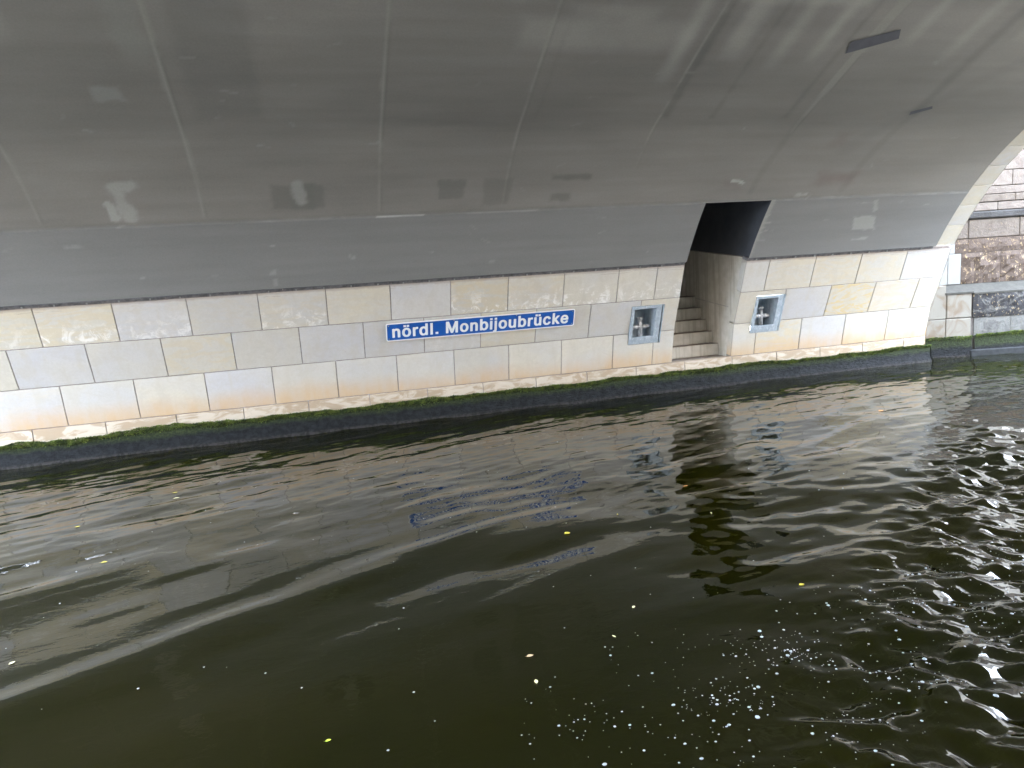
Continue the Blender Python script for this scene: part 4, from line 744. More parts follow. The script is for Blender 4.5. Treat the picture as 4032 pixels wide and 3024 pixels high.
TEXT = [[[[49,-20],[39,-18],[31,-13],[25,-6],[24,0],[24,146],[22,152],[22,164],[24,172],[24,378],[27,387],[35,394],[49,398],[113,399],[130,394],[136,390],[141,384],[171,396],[191,402],[215,405],[241,405],[275,400],[297,392],[319,382],[333,372],[354,352],[367,332],[374,318],[381,298],[385,276],[386,264],[388,256],[388,0],[385,-9],[376,-16],[363,-20],[297,-21],[279,-17],[268,-8],[266,0],[266,250],[259,274],[247,294],[237,302],[229,306],[207,309],[181,302],[167,292],[161,284],[153,272],[146,248],[144,236],[144,0],[142,-6],[133,-16],[119,-20]],[[18,20,19],[18,21,20],[17,21,18],[17,22,21],[12,14,13],[11,14,12],[16,22,17],[10,14,11],[10,15,14],[16,23,22],[10,16,15],[9,16,10],[9,23,16],[9,24,23],[8,47,9],[47,46,9],[46,24,9],[46,25,24],[46,45,25],[45,26,25],[45,27,26],[45,28,27],[44,28,45],[43,28,44],[42,28,43],[42,29,28],[41,29,42],[8,48,47],[8,49,48],[41,30,29],[40,30,41],[8,50,49],[40,31,30],[40,32,31],[39,32,40],[8,51,50],[8,52,51],[7,52,8],[6,52,7],[5,52,6],[4,52,5],[3,52,4],[3,53,52],[38,32,39],[38,33,32],[2,53,3],[2,54,53],[37,33,38],[37,34,33],[1,54,2],[1,55,54],[37,35,34],[36,35,37],[0,55,1]]],[[[684,435],[800,435],[800,530],[684,530],[637,-26],[611,-21],[591,-15],[559,1],[545,11],[519,35],[496,66],[485,88],[476,112],[468,152],[468,220],[470,236],[482,282],[498,314],[517,339],[548,368],[563,378],[585,389],[619,399],[653,404],[687,404],[709,402],[749,392],[766,384],[795,366],[818,346],[830,332],[843,312],[861,274],[871,230],[872,218],[874,210],[874,166],[869,134],[857,91],[843,64],[827,41],[802,16],[791,8],[777,-2],[757,-12],[719,-24],[699,-27],[658,68],[677,66],[695,71],[705,76],[721,90],[731,104],[740,122],[748,148],[752,172],[752,202],[748,228],[740,254],[730,274],[721,286],[703,302],[681,309],[661,309],[649,307],[634,300],[623,290],[610,274],[602,258],[594,232],[590,210],[590,166],[594,144],[603,116],[611,101],[631,79],[643,72],[540,435],[656,435],[656,530],[540,530]],[[22,24,23],[22,25,24],[22,26,25],[21,26,22],[21,27,26],[20,27,21],[20,28,27],[19,28,20],[18,28,19],[18,29,28],[18,30,29],[17,30,18],[17,31,30],[16,63,17],[63,31,17],[63,62,31],[62,32,31],[16,64,63],[61,32,62],[16,65,64],[60,32,61],[16,66,65],[16,67,66],[59,32,60],[15,67,16],[15,68,67],[58,32,59],[58,33,32],[15,69,68],[57,33,58],[14,69,15],[14,70,69],[57,34,33],[56,34,57],[13,70,14],[56,35,34],[13,71,70],[56,36,35],[55,36,56],[54,36,55],[13,72,71],[54,37,36],[12,72,13],[53,37,54],[12,73,72],[53,38,37],[52,38,53],[12,74,73],[11,74,12],[51,38,52],[11,75,74],[51,39,38],[50,39,51],[10,75,11],[10,76,75],[49,39,50],[10,47,76],[48,39,49],[10,48,47],[10,39,48],[9,39,10],[9,40,39],[9,41,40],[8,41,9],[8,42,41],[7,42,8],[7,43,42],[6,43,7],[6,44,43],[6,45,44],[5,45,6],[4,45,5],[4,46,45],[77,79,80],[77,78,79],[0,2,3],[0,1,2]]],[[[979,-20],[969,-18],[961,-13],[955,-6],[954,0],[954,146],[952,152],[952,164],[954,172],[954,378],[955,384],[960,390],[965,394],[983,399],[1047,398],[1060,394],[1069,387],[1099,399],[1127,405],[1173,405],[1183,402],[1192,398],[1200,392],[1204,384],[1204,324],[1200,314],[1192,308],[1181,304],[1163,303],[1151,305],[1131,305],[1111,300],[1099,293],[1090,284],[1078,262],[1074,244],[1074,0],[1073,-6],[1063,-16],[1049,-20]],[[17,19,18],[17,20,19],[17,21,20],[16,21,17],[12,14,13],[12,15,14],[16,22,21],[11,15,12],[11,16,15],[16,23,22],[10,16,11],[10,23,16],[9,23,10],[9,24,23],[8,32,9],[32,31,9],[31,30,9],[30,24,9],[30,25,24],[30,26,25],[30,29,26],[29,27,26],[28,27,29],[8,33,32],[8,34,33],[8,35,34],[8,36,35],[7,36,8],[6,36,7],[5,36,6],[4,36,5],[3,36,4],[3,37,36],[2,37,3],[2,38,37],[1,38,2],[1,39,38],[0,39,1]]],[[[1406,-26],[1382,-21],[1360,-14],[1325,6],[1311,18],[1289,42],[1267,80],[1256,110],[1247,154],[1247,226],[1256,268],[1265,292],[1278,318],[1286,331],[1294,341],[1317,364],[1336,378],[1366,392],[1402,402],[1422,404],[1454,404],[1488,399],[1504,394],[1523,384],[1523,508],[1526,517],[1536,525],[1550,528],[1614,528],[1628,526],[1639,518],[1643,508],[1643,2],[1642,-4],[1632,-14],[1616,-19],[1548,-18],[1536,-14],[1526,-5],[1495,-20],[1470,-26],[1438,68],[1450,66],[1470,72],[1485,80],[1495,90],[1506,106],[1513,124],[1519,144],[1523,168],[1523,212],[1517,242],[1510,264],[1496,286],[1488,295],[1474,304],[1456,309],[1438,309],[1426,307],[1412,300],[1400,290],[1386,270],[1379,254],[1371,226],[1369,212],[1369,166],[1373,144],[1381,120],[1390,102],[1402,85],[1422,72]],[[27,29,28],[26,29,27],[26,30,29],[25,30,26],[25,31,30],[24,31,25],[23,31,24],[23,32,31],[18,20,19],[18,21,20],[17,21,18],[17,22,21],[17,23,22],[16,23,17],[16,55,23],[55,54,23],[54,53,23],[53,52,23],[52,32,23],[15,55,16],[14,56,15],[56,55,15],[13,56,14],[12,56,13],[11,57,12],[57,56,12],[11,58,57],[11,59,58],[11,60,59],[10,60,11],[10,61,60],[10,62,61],[9,62,10],[51,32,52],[9,63,62],[50,32,51],[8,63,9],[8,64,63],[8,65,64],[49,32,50],[48,32,49],[8,66,65],[7,66,8],[7,67,66],[47,32,48],[46,32,47],[7,68,67],[6,68,7],[45,32,46],[6,69,68],[44,32,45],[6,70,69],[5,70,6],[43,32,44],[5,41,70],[42,32,43],[5,42,41],[5,32,42],[4,32,5],[3,32,4],[2,32,3],[2,38,32],[38,33,32],[38,34,33],[2,39,38],[37,34,38],[1,39,2],[36,34,37],[36,35,34],[1,40,39],[0,40,1]]],[[[1751,-18],[1870,-18],[1870,528],[1751,528]],[[0,1,2],[0,2,3]]],[[[1993,-11],[2120,-11],[2120,94],[1993,94]],[[0,2,3],[0,1,2]]],[[[2498,-20],[2484,-16],[2474,-6],[2473,24],[2471,32],[2471,50],[2473,56],[2473,508],[2474,514],[2479,520],[2488,526],[2500,529],[2594,529],[2610,525],[2621,516],[2630,498],[2756,173],[2758,173],[2759,176],[2891,518],[2902,526],[2918,529],[3012,529],[3024,526],[3033,520],[3038,514],[3039,508],[3039,0],[3038,-6],[3033,-12],[3024,-18],[3012,-21],[2946,-21],[2928,-16],[2923,-12],[2918,-6],[2917,0],[2916,257],[2816,0],[2811,-8],[2800,-17],[2786,-21],[2728,-21],[2710,-16],[2701,-8],[2696,0],[2594,257],[2592,-4],[2585,-14],[2570,-20]],[[20,22,21],[11,13,12],[10,13,11],[20,23,22],[9,13,10],[19,23,20],[19,24,23],[9,14,13],[8,14,9],[19,25,24],[18,25,19],[8,15,14],[7,15,8],[18,26,25],[6,15,7],[18,37,26],[37,27,26],[6,46,15],[46,16,15],[6,47,46],[45,16,46],[18,38,37],[36,27,37],[17,38,18],[16,38,17],[45,38,16],[5,47,6],[4,47,5],[3,47,4],[2,47,3],[44,38,45],[44,39,38],[35,27,36],[35,28,27],[2,48,47],[1,48,2],[34,28,35],[34,29,28],[43,39,44],[43,40,39],[33,29,34],[33,30,29],[1,49,48],[0,49,1],[42,40,43],[32,30,33],[42,41,40],[32,31,30]]],[[[3297,-26],[3271,-21],[3251,-15],[3219,1],[3205,11],[3179,35],[3156,66],[3145,88],[3137,112],[3128,152],[3128,220],[3130,236],[3143,282],[3158,314],[3177,339],[3208,368],[3223,378],[3245,389],[3279,399],[3313,404],[3347,404],[3369,402],[3409,392],[3427,384],[3455,366],[3478,346],[3490,332],[3504,312],[3521,274],[3532,230],[3532,218],[3534,210],[3534,166],[3530,134],[3517,91],[3504,64],[3487,41],[3462,16],[3452,8],[3437,-2],[3417,-12],[3379,-24],[3359,-27],[3319,68],[3337,66],[3355,71],[3365,76],[3382,90],[3391,104],[3400,122],[3408,148],[3412,172],[3412,202],[3408,228],[3400,254],[3390,274],[3382,286],[3363,302],[3341,309],[3321,309],[3309,307],[3295,300],[3283,290],[3271,274],[3263,258],[3254,232],[3250,210],[3250,166],[3254,144],[3264,116],[3271,101],[3291,79],[3303,72]],[[18,20,19],[18,21,20],[18,22,21],[17,22,18],[17,23,22],[16,23,17],[16,24,23],[15,24,16],[14,24,15],[14,25,24],[14,26,25],[13,26,14],[13,27,26],[12,59,13],[59,27,13],[59,58,27],[58,28,27],[12,60,59],[57,28,58],[12,61,60],[56,28,57],[12,62,61],[12,63,62],[55,28,56],[11,63,12],[11,64,63],[54,28,55],[54,29,28],[11,65,64],[53,29,54],[10,65,11],[10,66,65],[53,30,29],[52,30,53],[9,66,10],[52,31,30],[9,67,66],[52,32,31],[51,32,52],[50,32,51],[9,68,67],[50,33,32],[8,68,9],[49,33,50],[8,69,68],[49,34,33],[48,34,49],[8,70,69],[7,70,8],[47,34,48],[7,71,70],[47,35,34],[46,35,47],[6,71,7],[6,72,71],[45,35,46],[6,43,72],[44,35,45],[6,44,43],[6,35,44],[5,35,6],[5,36,35],[5,37,36],[4,37,5],[4,38,37],[3,38,4],[3,39,38],[2,39,3],[2,40,39],[2,41,40],[1,41,2],[0,41,1],[0,42,41]]],[[[3639,-20],[3629,-18],[3621,-13],[3616,-6],[3614,0],[3614,146],[3612,152],[3612,164],[3614,172],[3614,378],[3617,387],[3626,394],[3639,398],[3703,399],[3721,394],[3727,390],[3731,384],[3761,396],[3781,402],[3805,405],[3831,405],[3865,400],[3887,392],[3909,382],[3924,372],[3944,352],[3958,332],[3965,318],[3972,298],[3976,276],[3976,264],[3978,256],[3978,0],[3975,-9],[3967,-16],[3953,-20],[3887,-21],[3869,-17],[3859,-8],[3856,0],[3856,250],[3850,274],[3838,294],[3828,302],[3819,306],[3797,309],[3771,302],[3758,292],[3751,284],[3744,272],[3736,248],[3734,236],[3734,0],[3733,-6],[3723,-16],[3709,-20]],[[18,20,19],[18,21,20],[17,21,18],[17,22,21],[12,14,13],[11,14,12],[16,22,17],[10,14,11],[10,15,14],[16,23,22],[10,16,15],[9,16,10],[9,23,16],[9,24,23],[8,47,9],[47,46,9],[46,24,9],[46,25,24],[46,45,25],[45,26,25],[45,27,26],[45,28,27],[44,28,45],[43,28,44],[42,28,43],[42,29,28],[41,29,42],[8,48,47],[8,49,48],[41,30,29],[40,30,41],[8,50,49],[40,31,30],[40,32,31],[39,32,40],[8,51,50],[8,52,51],[7,52,8],[6,52,7],[5,52,6],[4,52,5],[3,52,4],[3,53,52],[38,32,39],[38,33,32],[2,53,3],[2,54,53],[37,33,38],[37,34,33],[1,54,2],[1,55,54],[37,35,34],[36,35,37],[0,55,1]]],[[[4252,-26],[4224,-20],[4194,-5],[4184,-14],[4172,-18],[4106,-19],[4088,-14],[4081,-8],[4077,-2],[4077,198],[4075,206],[4075,224],[4077,230],[4077,508],[4078,514],[4082,520],[4096,527],[4108,528],[4170,528],[4184,525],[4194,517],[4197,508],[4198,385],[4216,394],[4232,399],[4266,404],[4298,404],[4318,402],[4358,391],[4393,372],[4403,364],[4427,340],[4442,318],[4455,292],[4466,260],[4473,220],[4473,158],[4471,140],[4464,110],[4457,90],[4448,70],[4431,42],[4409,18],[4395,6],[4359,-14],[4338,-21],[4314,-26],[4264,68],[4276,66],[4292,70],[4302,74],[4318,86],[4330,102],[4339,120],[4347,146],[4351,170],[4351,210],[4349,224],[4337,262],[4326,282],[4312,297],[4296,306],[4282,309],[4264,309],[4248,305],[4233,296],[4225,288],[4215,274],[4207,256],[4201,236],[4197,214],[4197,166],[4203,136],[4210,115],[4224,91],[4234,81],[4250,72]],[[16,18,17],[16,19,18],[15,19,16],[15,20,19],[14,20,15],[14,21,20],[13,21,14],[12,21,13],[12,22,21],[24,26,25],[24,27,26],[24,28,27],[23,28,24],[22,28,23],[22,29,28],[12,29,22],[12,64,29],[64,30,29],[64,63,30],[63,31,30],[63,32,31],[63,62,32],[62,33,32],[61,33,62],[60,33,61],[12,65,64],[59,33,60],[12,66,65],[59,34,33],[12,67,66],[58,34,59],[12,68,67],[57,34,58],[57,35,34],[12,69,68],[12,70,69],[11,70,12],[10,70,11],[56,35,57],[56,36,35],[10,71,70],[55,36,56],[9,71,10],[8,71,9],[54,36,55],[8,72,71],[54,37,36],[53,37,54],[53,38,37],[8,73,72],[52,38,53],[8,74,73],[52,39,38],[51,39,52],[8,75,74],[51,40,39],[50,40,51],[8,76,75],[49,40,50],[8,47,76],[49,41,40],[48,41,49],[8,48,47],[8,41,48],[8,42,41],[8,43,42],[8,2,43],[2,44,43],[7,2,8],[7,3,2],[1,44,2],[6,3,7],[5,3,6],[5,4,3],[1,45,44],[0,45,1],[0,46,45]]],[[[4554,435],[4675,435],[4675,531],[4554,531],[4578,-20],[4568,-18],[4560,-13],[4554,-6],[4552,0],[4553,380],[4555,386],[4560,391],[4576,398],[4652,398],[4662,395],[4669,390],[4673,384],[4675,378],[4674,-2],[4672,-8],[4668,-13],[4652,-20]],[[11,13,12],[11,14,13],[11,15,14],[10,15,11],[10,16,15],[9,16,10],[9,17,16],[8,17,9],[8,18,17],[7,18,8],[7,19,18],[6,19,7],[6,20,19],[5,20,6],[5,21,20],[4,21,5],[0,2,3],[0,1,2]]],[[[4773,435],[4893,435],[4893,532],[4773,532],[4734,-161],[4718,-155],[4712,-151],[4709,-145],[4709,-89],[4712,-79],[4722,-72],[4732,-69],[4758,-66],[4762,-63],[4769,-51],[4773,-33],[4773,383],[4781,393],[4796,399],[4872,399],[4880,396],[4887,391],[4891,385],[4893,379],[4893,-55],[4890,-69],[4881,-95],[4872,-112],[4859,-127],[4838,-143],[4816,-153],[4786,-161]],[[17,19,18],[17,20,19],[17,21,20],[16,21,17],[16,22,21],[16,23,22],[15,23,16],[15,24,23],[14,24,15],[13,24,14],[13,25,24],[12,25,13],[11,25,12],[11,26,25],[10,26,11],[9,26,10],[8,26,9],[7,26,8],[7,27,26],[7,28,27],[7,29,28],[7,30,29],[6,30,7],[5,30,6],[5,31,30],[4,31,5],[0,2,3],[0,1,2]]],[[[5143,-26],[5117,-21],[5097,-15],[5065,1],[5051,11],[5025,35],[5002,66],[4991,88],[4983,112],[4974,152],[4974,220],[4976,236],[4989,282],[5004,314],[5023,339],[5054,368],[5069,378],[5091,389],[5125,399],[5159,404],[5193,404],[5215,402],[5255,392],[5273,384],[5301,366],[5324,346],[5336,332],[5350,312],[5367,274],[5378,230],[5378,218],[5380,210],[5380,166],[5376,134],[5363,91],[5350,64],[5333,41],[5308,16],[5298,8],[5283,-2],[5263,-12],[5225,-24],[5205,-27],[5165,68],[5183,66],[5201,71],[5211,76],[5228,90],[5237,104],[5246,122],[5254,148],[5258,172],[5258,202],[5254,228],[5246,254],[5236,274],[5228,286],[5209,302],[5187,309],[5167,309],[5155,307],[5141,300],[5129,290],[5117,274],[5109,258],[5100,232],[5096,210],[5096,166],[5100,144],[5110,116],[5117,101],[5137,79],[5149,72]],[[18,20,19],[18,21,20],[18,22,21],[17,22,18],[17,23,22],[16,23,17],[16,24,23],[15,24,16],[14,24,15],[14,25,24],[14,26,25],[13,26,14],[13,27,26],[12,59,13],[59,27,13],[59,58,27],[58,28,27],[12,60,59],[57,28,58],[12,61,60],[56,28,57],[12,62,61],[12,63,62],[55,28,56],[11,63,12],[11,64,63],[54,28,55],[54,29,28],[11,65,64],[53,29,54],[10,65,11],[10,66,65],[53,30,29],[52,30,53],[9,66,10],[52,31,30],[9,67,66],[52,32,31],[51,32,52],[50,32,51],[9,68,67],[50,33,32],[8,68,9],[49,33,50],[8,69,68],[49,34,33],[48,34,49],[8,70,69],[7,70,8],[47,34,48],[7,71,70],[47,35,34],[46,35,47],[6,71,7],[6,72,71],[45,35,46],[6,43,72],[44,35,45],[6,44,43],[6,35,44],[5,35,6],[5,36,35],[5,37,36],[4,37,5],[4,38,37],[3,38,4],[3,39,38],[2,39,3],[2,40,39],[2,41,40],[1,41,2],[0,41,1],[0,42,41]]],[[[5587,-23],[5571,-20],[5539,-9],[5515,6],[5489,33],[5472,63],[5467,77],[5460,109],[5460,229],[5458,243],[5460,251],[5460,379],[5462,385],[5466,391],[5473,396],[5491,400],[5555,399],[5569,395],[5578,387],[5580,379],[5580,135],[5582,123],[5590,99],[5597,89],[5605,80],[5619,73],[5637,70],[5651,72],[5665,77],[5679,88],[5691,103],[5696,115],[5700,129],[5702,139],[5702,379],[5704,385],[5713,395],[5729,399],[5795,400],[5813,395],[5821,388],[5824,379],[5824,1],[5823,-5],[5813,-15],[5797,-20],[5727,-19],[5713,-14],[5705,-5],[5685,-14],[5651,-23]],[[14,16,15],[37,39,38],[36,39,37],[14,17,16],[13,17,14],[13,18,17],[36,40,39],[35,40,36],[12,18,13],[35,41,40],[12,19,18],[11,19,12],[34,41,35],[10,19,11],[10,20,19],[33,41,34],[33,42,41],[9,20,10],[8,20,9],[7,20,8],[32,42,33],[7,21,20],[31,42,32],[7,22,21],[30,42,31],[6,22,7],[29,42,30],[6,23,22],[6,24,23],[28,42,29],[6,25,24],[5,25,6],[27,42,28],[5,26,25],[26,42,27],[5,42,26],[4,42,5],[3,42,4],[2,42,3],[2,48,42],[48,43,42],[2,49,48],[47,43,48],[47,44,43],[1,49,2],[1,50,49],[46,44,47],[46,45,44],[0,50,1]]],[[[6098,-26],[6071,-20],[6040,-5],[6030,-14],[6018,-18],[5952,-19],[5934,-14],[5927,-8],[5924,-2],[5923,198],[5921,206],[5921,224],[5923,230],[5923,508],[5924,514],[5929,520],[5942,527],[5954,528],[6016,528],[6030,525],[6040,517],[6043,508],[6044,385],[6062,394],[6078,399],[6112,404],[6144,404],[6164,402],[6204,391],[6239,372],[6249,364],[6273,340],[6289,318],[6302,292],[6312,260],[6319,220],[6319,158],[6317,140],[6310,110],[6304,90],[6295,70],[6277,42],[6255,18],[6241,6],[6205,-14],[6184,-21],[6160,-26],[6110,68],[6122,66],[6138,70],[6148,74],[6164,86],[6176,102],[6185,120],[6193,146],[6197,170],[6197,210],[6195,224],[6183,262],[6172,282],[6158,297],[6142,306],[6128,309],[6110,309],[6094,305],[6080,296],[6071,288],[6062,274],[6053,256],[6047,236],[6043,214],[6043,166],[6049,136],[6056,115],[6070,91],[6080,81],[6096,72]],[[16,18,17],[16,19,18],[15,19,16],[15,20,19],[14,20,15],[14,21,20],[13,21,14],[12,21,13],[12,22,21],[24,26,25],[24,27,26],[24,28,27],[23,28,24],[22,28,23],[22,29,28],[12,29,22],[12,64,29],[64,30,29],[64,63,30],[63,31,30],[63,32,31],[63,62,32],[62,33,32],[61,33,62],[60,33,61],[12,65,64],[59,33,60],[12,66,65],[59,34,33],[12,67,66],[58,34,59],[12,68,67],[57,34,58],[57,35,34],[12,69,68],[12,70,69],[11,70,12],[10,70,11],[56,35,57],[56,36,35],[10,71,70],[55,36,56],[9,71,10],[8,71,9],[54,36,55],[8,72,71],[54,37,36],[53,37,54],[53,38,37],[8,73,72],[52,38,53],[8,74,73],[52,39,38],[51,39,52],[8,75,74],[51,40,39],[50,40,51],[8,76,75],[49,40,50],[8,47,76],[49,41,40],[48,41,49],[8,48,47],[8,41,48],[8,42,41],[8,43,42],[8,2,43],[2,44,43],[7,2,8],[7,3,2],[1,44,2],[6,3,7],[5,3,6],[5,4,3],[1,45,44],[0,45,1],[0,46,45]]],[[[6425,-20],[6415,-18],[6407,-13],[6401,-6],[6400,0],[6400,146],[6398,152],[6398,164],[6400,172],[6400,378],[6401,384],[6406,390],[6411,394],[6429,399],[6493,398],[6507,394],[6515,387],[6545,399],[6573,405],[6619,405],[6629,402],[6639,398],[6646,392],[6650,384],[6650,324],[6646,314],[6639,308],[6627,304],[6609,303],[6597,305],[6577,305],[6557,300],[6545,293],[6536,284],[6524,262],[6520,244],[6520,0],[6519,-6],[6509,-16],[6495,-20]],[[17,19,18],[17,20,19],[17,21,20],[16,21,17],[12,14,13],[12,15,14],[16,22,21],[11,15,12],[11,16,15],[16,23,22],[10,16,11],[10,23,16],[9,23,10],[9,24,23],[8,32,9],[32,31,9],[31,30,9],[30,24,9],[30,25,24],[30,26,25],[30,29,26],[29,27,26],[28,27,29],[8,33,32],[8,34,33],[8,35,34],[8,36,35],[7,36,8],[6,36,7],[5,36,6],[4,36,5],[3,36,4],[3,37,36],[2,37,3],[2,38,37],[1,38,2],[1,39,38],[0,39,1]]],[[[6906,434],[7024,434],[7024,532],[6906,532],[6839,-23],[6823,-20],[6791,-9],[6767,6],[6740,33],[6723,63],[6718,77],[6712,109],[6712,229],[6710,243],[6712,251],[6712,379],[6713,385],[6718,391],[6725,396],[6743,400],[6807,399],[6821,395],[6830,387],[6832,379],[6832,135],[6834,123],[6842,99],[6848,89],[6857,80],[6871,73],[6889,70],[6903,72],[6917,77],[6931,88],[6942,103],[6948,115],[6952,129],[6954,139],[6954,379],[6955,385],[6965,395],[6981,399],[7047,400],[7065,395],[7073,388],[7076,379],[7076,1],[7075,-5],[7065,-15],[7049,-20],[6979,-19],[6965,-14],[6957,-5],[6937,-14],[6903,-23],[6762,434],[6880,434],[6880,532],[6762,532]],[[18,20,19],[41,43,42],[40,43,41],[18,21,20],[17,21,18],[17,22,21],[40,44,43],[39,44,40],[16,22,17],[39,45,44],[16,23,22],[15,23,16],[38,45,39],[14,23,15],[14,24,23],[37,45,38],[37,46,45],[13,24,14],[12,24,13],[11,24,12],[36,46,37],[11,25,24],[35,46,36],[11,26,25],[34,46,35],[10,26,11],[33,46,34],[10,27,26],[10,28,27],[32,46,33],[10,29,28],[9,29,10],[31,46,32],[9,30,29],[30,46,31],[9,46,30],[8,46,9],[7,46,8],[6,46,7],[6,52,46],[52,47,46],[6,53,52],[51,47,52],[51,48,47],[5,53,6],[5,54,53],[50,48,51],[50,49,48],[4,54,5],[55,57,58],[55,56,57],[0,2,3],[0,1,2]]],[[[7325,-26],[7299,-21],[7279,-15],[7247,1],[7233,11],[7207,35],[7185,66],[7174,88],[7165,112],[7156,152],[7156,220],[7158,236],[7171,282],[7187,314],[7205,339],[7236,368],[7251,378],[7273,389],[7307,399],[7341,404],[7375,404],[7397,402],[7419,397],[7453,385],[7475,372],[7494,358],[7508,344],[7526,320],[7538,296],[7542,282],[7542,274],[7535,265],[7521,257],[7469,244],[7449,244],[7439,246],[7430,252],[7425,258],[7417,276],[7410,286],[7399,297],[7387,304],[7367,309],[7349,309],[7337,307],[7323,300],[7311,290],[7299,274],[7287,248],[7280,222],[7278,210],[7278,166],[7282,144],[7292,116],[7299,101],[7319,79],[7333,71],[7353,66],[7365,66],[7377,69],[7400,80],[7410,90],[7416,98],[7428,126],[7436,132],[7447,136],[7467,136],[7529,120],[7536,116],[7542,110],[7544,104],[7544,98],[7537,78],[7527,58],[7514,40],[7487,13],[7465,-2],[7434,-16],[7405,-24],[7387,-27]],[[18,20,19],[18,21,20],[18,22,21],[17,22,18],[17,23,22],[16,23,17],[16,24,23],[15,24,16],[15,25,24],[14,25,15],[14,26,25],[14,27,26],[13,27,14],[13,42,27],[42,28,27],[12,43,13],[43,42,13],[12,44,43],[41,28,42],[12,45,44],[40,28,41],[12,46,45],[39,28,40],[39,29,28],[12,47,46],[38,29,39],[11,47,12],[38,30,29],[37,30,38],[11,48,47],[37,31,30],[37,32,31],[36,32,37],[36,33,32],[35,33,36],[11,49,48],[34,33,35],[10,49,11],[10,50,49],[9,50,10],[9,51,50],[9,52,51],[8,52,9],[8,53,52],[64,66,65],[64,67,66],[63,67,64],[62,67,63],[62,68,67],[8,54,53],[62,69,68],[7,54,8],[62,70,69],[62,71,70],[7,55,54],[61,71,62],[61,72,71],[60,72,61],[6,55,7],[59,72,60],[6,56,55],[59,73,72],[6,57,56],[58,73,59],[6,58,57],[6,73,58],[5,73,6],[5,74,73],[5,75,74],[4,75,5],[4,76,75],[3,76,4],[2,76,3],[2,77,76],[1,77,2],[1,78,77],[0,78,1],[0,79,78]]],[[[7648,-20],[7638,-18],[7630,-13],[7624,-6],[7623,0],[7623,198],[7621,204],[7621,222],[7623,230],[7623,510],[7625,516],[7630,521],[7646,528],[7718,528],[7735,522],[7741,516],[7743,510],[7744,273],[7859,390],[7866,395],[7882,399],[7962,399],[7978,394],[7988,384],[7989,376],[7985,368],[7835,216],[7989,22],[8000,6],[8001,-2],[7999,-8],[7993,-14],[7984,-18],[7974,-21],[7892,-21],[7874,-16],[7865,-8],[7750,139],[7746,137],[7743,132],[7743,0],[7741,-8],[7732,-16],[7718,-20]],[[12,14,13],[11,14,12],[11,15,14],[10,15,11],[9,15,10],[9,16,15],[8,16,9],[8,17,16],[19,21,20],[19,22,21],[18,22,19],[18,23,22],[17,23,18],[17,24,23],[17,25,24],[17,26,25],[8,26,17],[7,26,8],[6,26,7],[6,27,26],[5,37,6],[37,27,6],[4,38,5],[38,37,5],[36,27,37],[4,39,38],[4,40,39],[36,28,27],[36,29,28],[3,40,4],[3,41,40],[36,30,29],[2,41,3],[2,42,41],[35,30,36],[35,31,30],[1,42,2],[35,32,31],[34,32,35],[1,43,42],[0,43,1],[34,33,32]]],[[[8209,-26],[8167,-17],[8131,0],[8104,20],[8076,50],[8068,62],[8053,92],[8043,126],[8038,154],[8038,222],[8047,264],[8055,288],[8067,312],[8084,336],[8111,363],[8139,382],[8177,397],[8219,404],[8259,404],[8305,395],[8341,380],[8354,372],[8376,354],[8395,333],[8413,304],[8419,288],[8429,254],[8434,220],[8433,166],[8430,160],[8423,154],[8405,149],[8163,149],[8162,144],[8166,128],[8174,110],[8184,94],[8197,82],[8215,72],[8235,66],[8255,66],[8279,74],[8293,84],[8314,116],[8323,122],[8333,124],[8353,124],[8408,110],[8419,104],[8424,100],[8427,94],[8428,88],[8423,72],[8414,54],[8404,40],[8379,15],[8351,-4],[8309,-21],[8281,-26],[8163,242],[8167,240],[8305,240],[8308,242],[8298,270],[8283,292],[8267,304],[8251,309],[8239,310],[8217,307],[8205,302],[8197,297],[8188,288],[8177,274],[8171,264]],[[16,18,17],[16,19,18],[15,19,16],[15,20,19],[14,20,15],[14,21,20],[14,22,21],[13,22,14],[13,23,22],[12,23,13],[12,67,23],[67,24,23],[11,67,12],[11,68,67],[66,24,67],[65,24,66],[11,69,68],[64,24,65],[64,25,24],[11,70,69],[11,71,70],[63,25,64],[10,71,11],[10,72,71],[63,26,25],[10,73,72],[62,26,63],[9,73,10],[9,59,73],[62,27,26],[9,60,59],[61,27,62],[9,61,60],[9,27,61],[8,27,9],[8,28,27],[8,29,28],[8,30,29],[8,31,30],[7,32,8],[32,31,8],[7,33,32],[7,34,33],[7,35,34],[6,35,7],[44,46,45],[44,47,46],[43,47,44],[42,47,43],[6,36,35],[42,48,47],[42,49,48],[42,50,49],[6,37,36],[42,51,50],[5,37,6],[42,52,51],[41,52,42],[5,38,37],[40,52,41],[40,53,52],[5,39,38],[5,40,39],[5,53,40],[4,53,5],[4,54,53],[3,54,4],[3,55,54],[2,55,3],[2,56,55],[1,56,2],[1,57,56],[0,57,1],[0,58,57]]]]
sign()

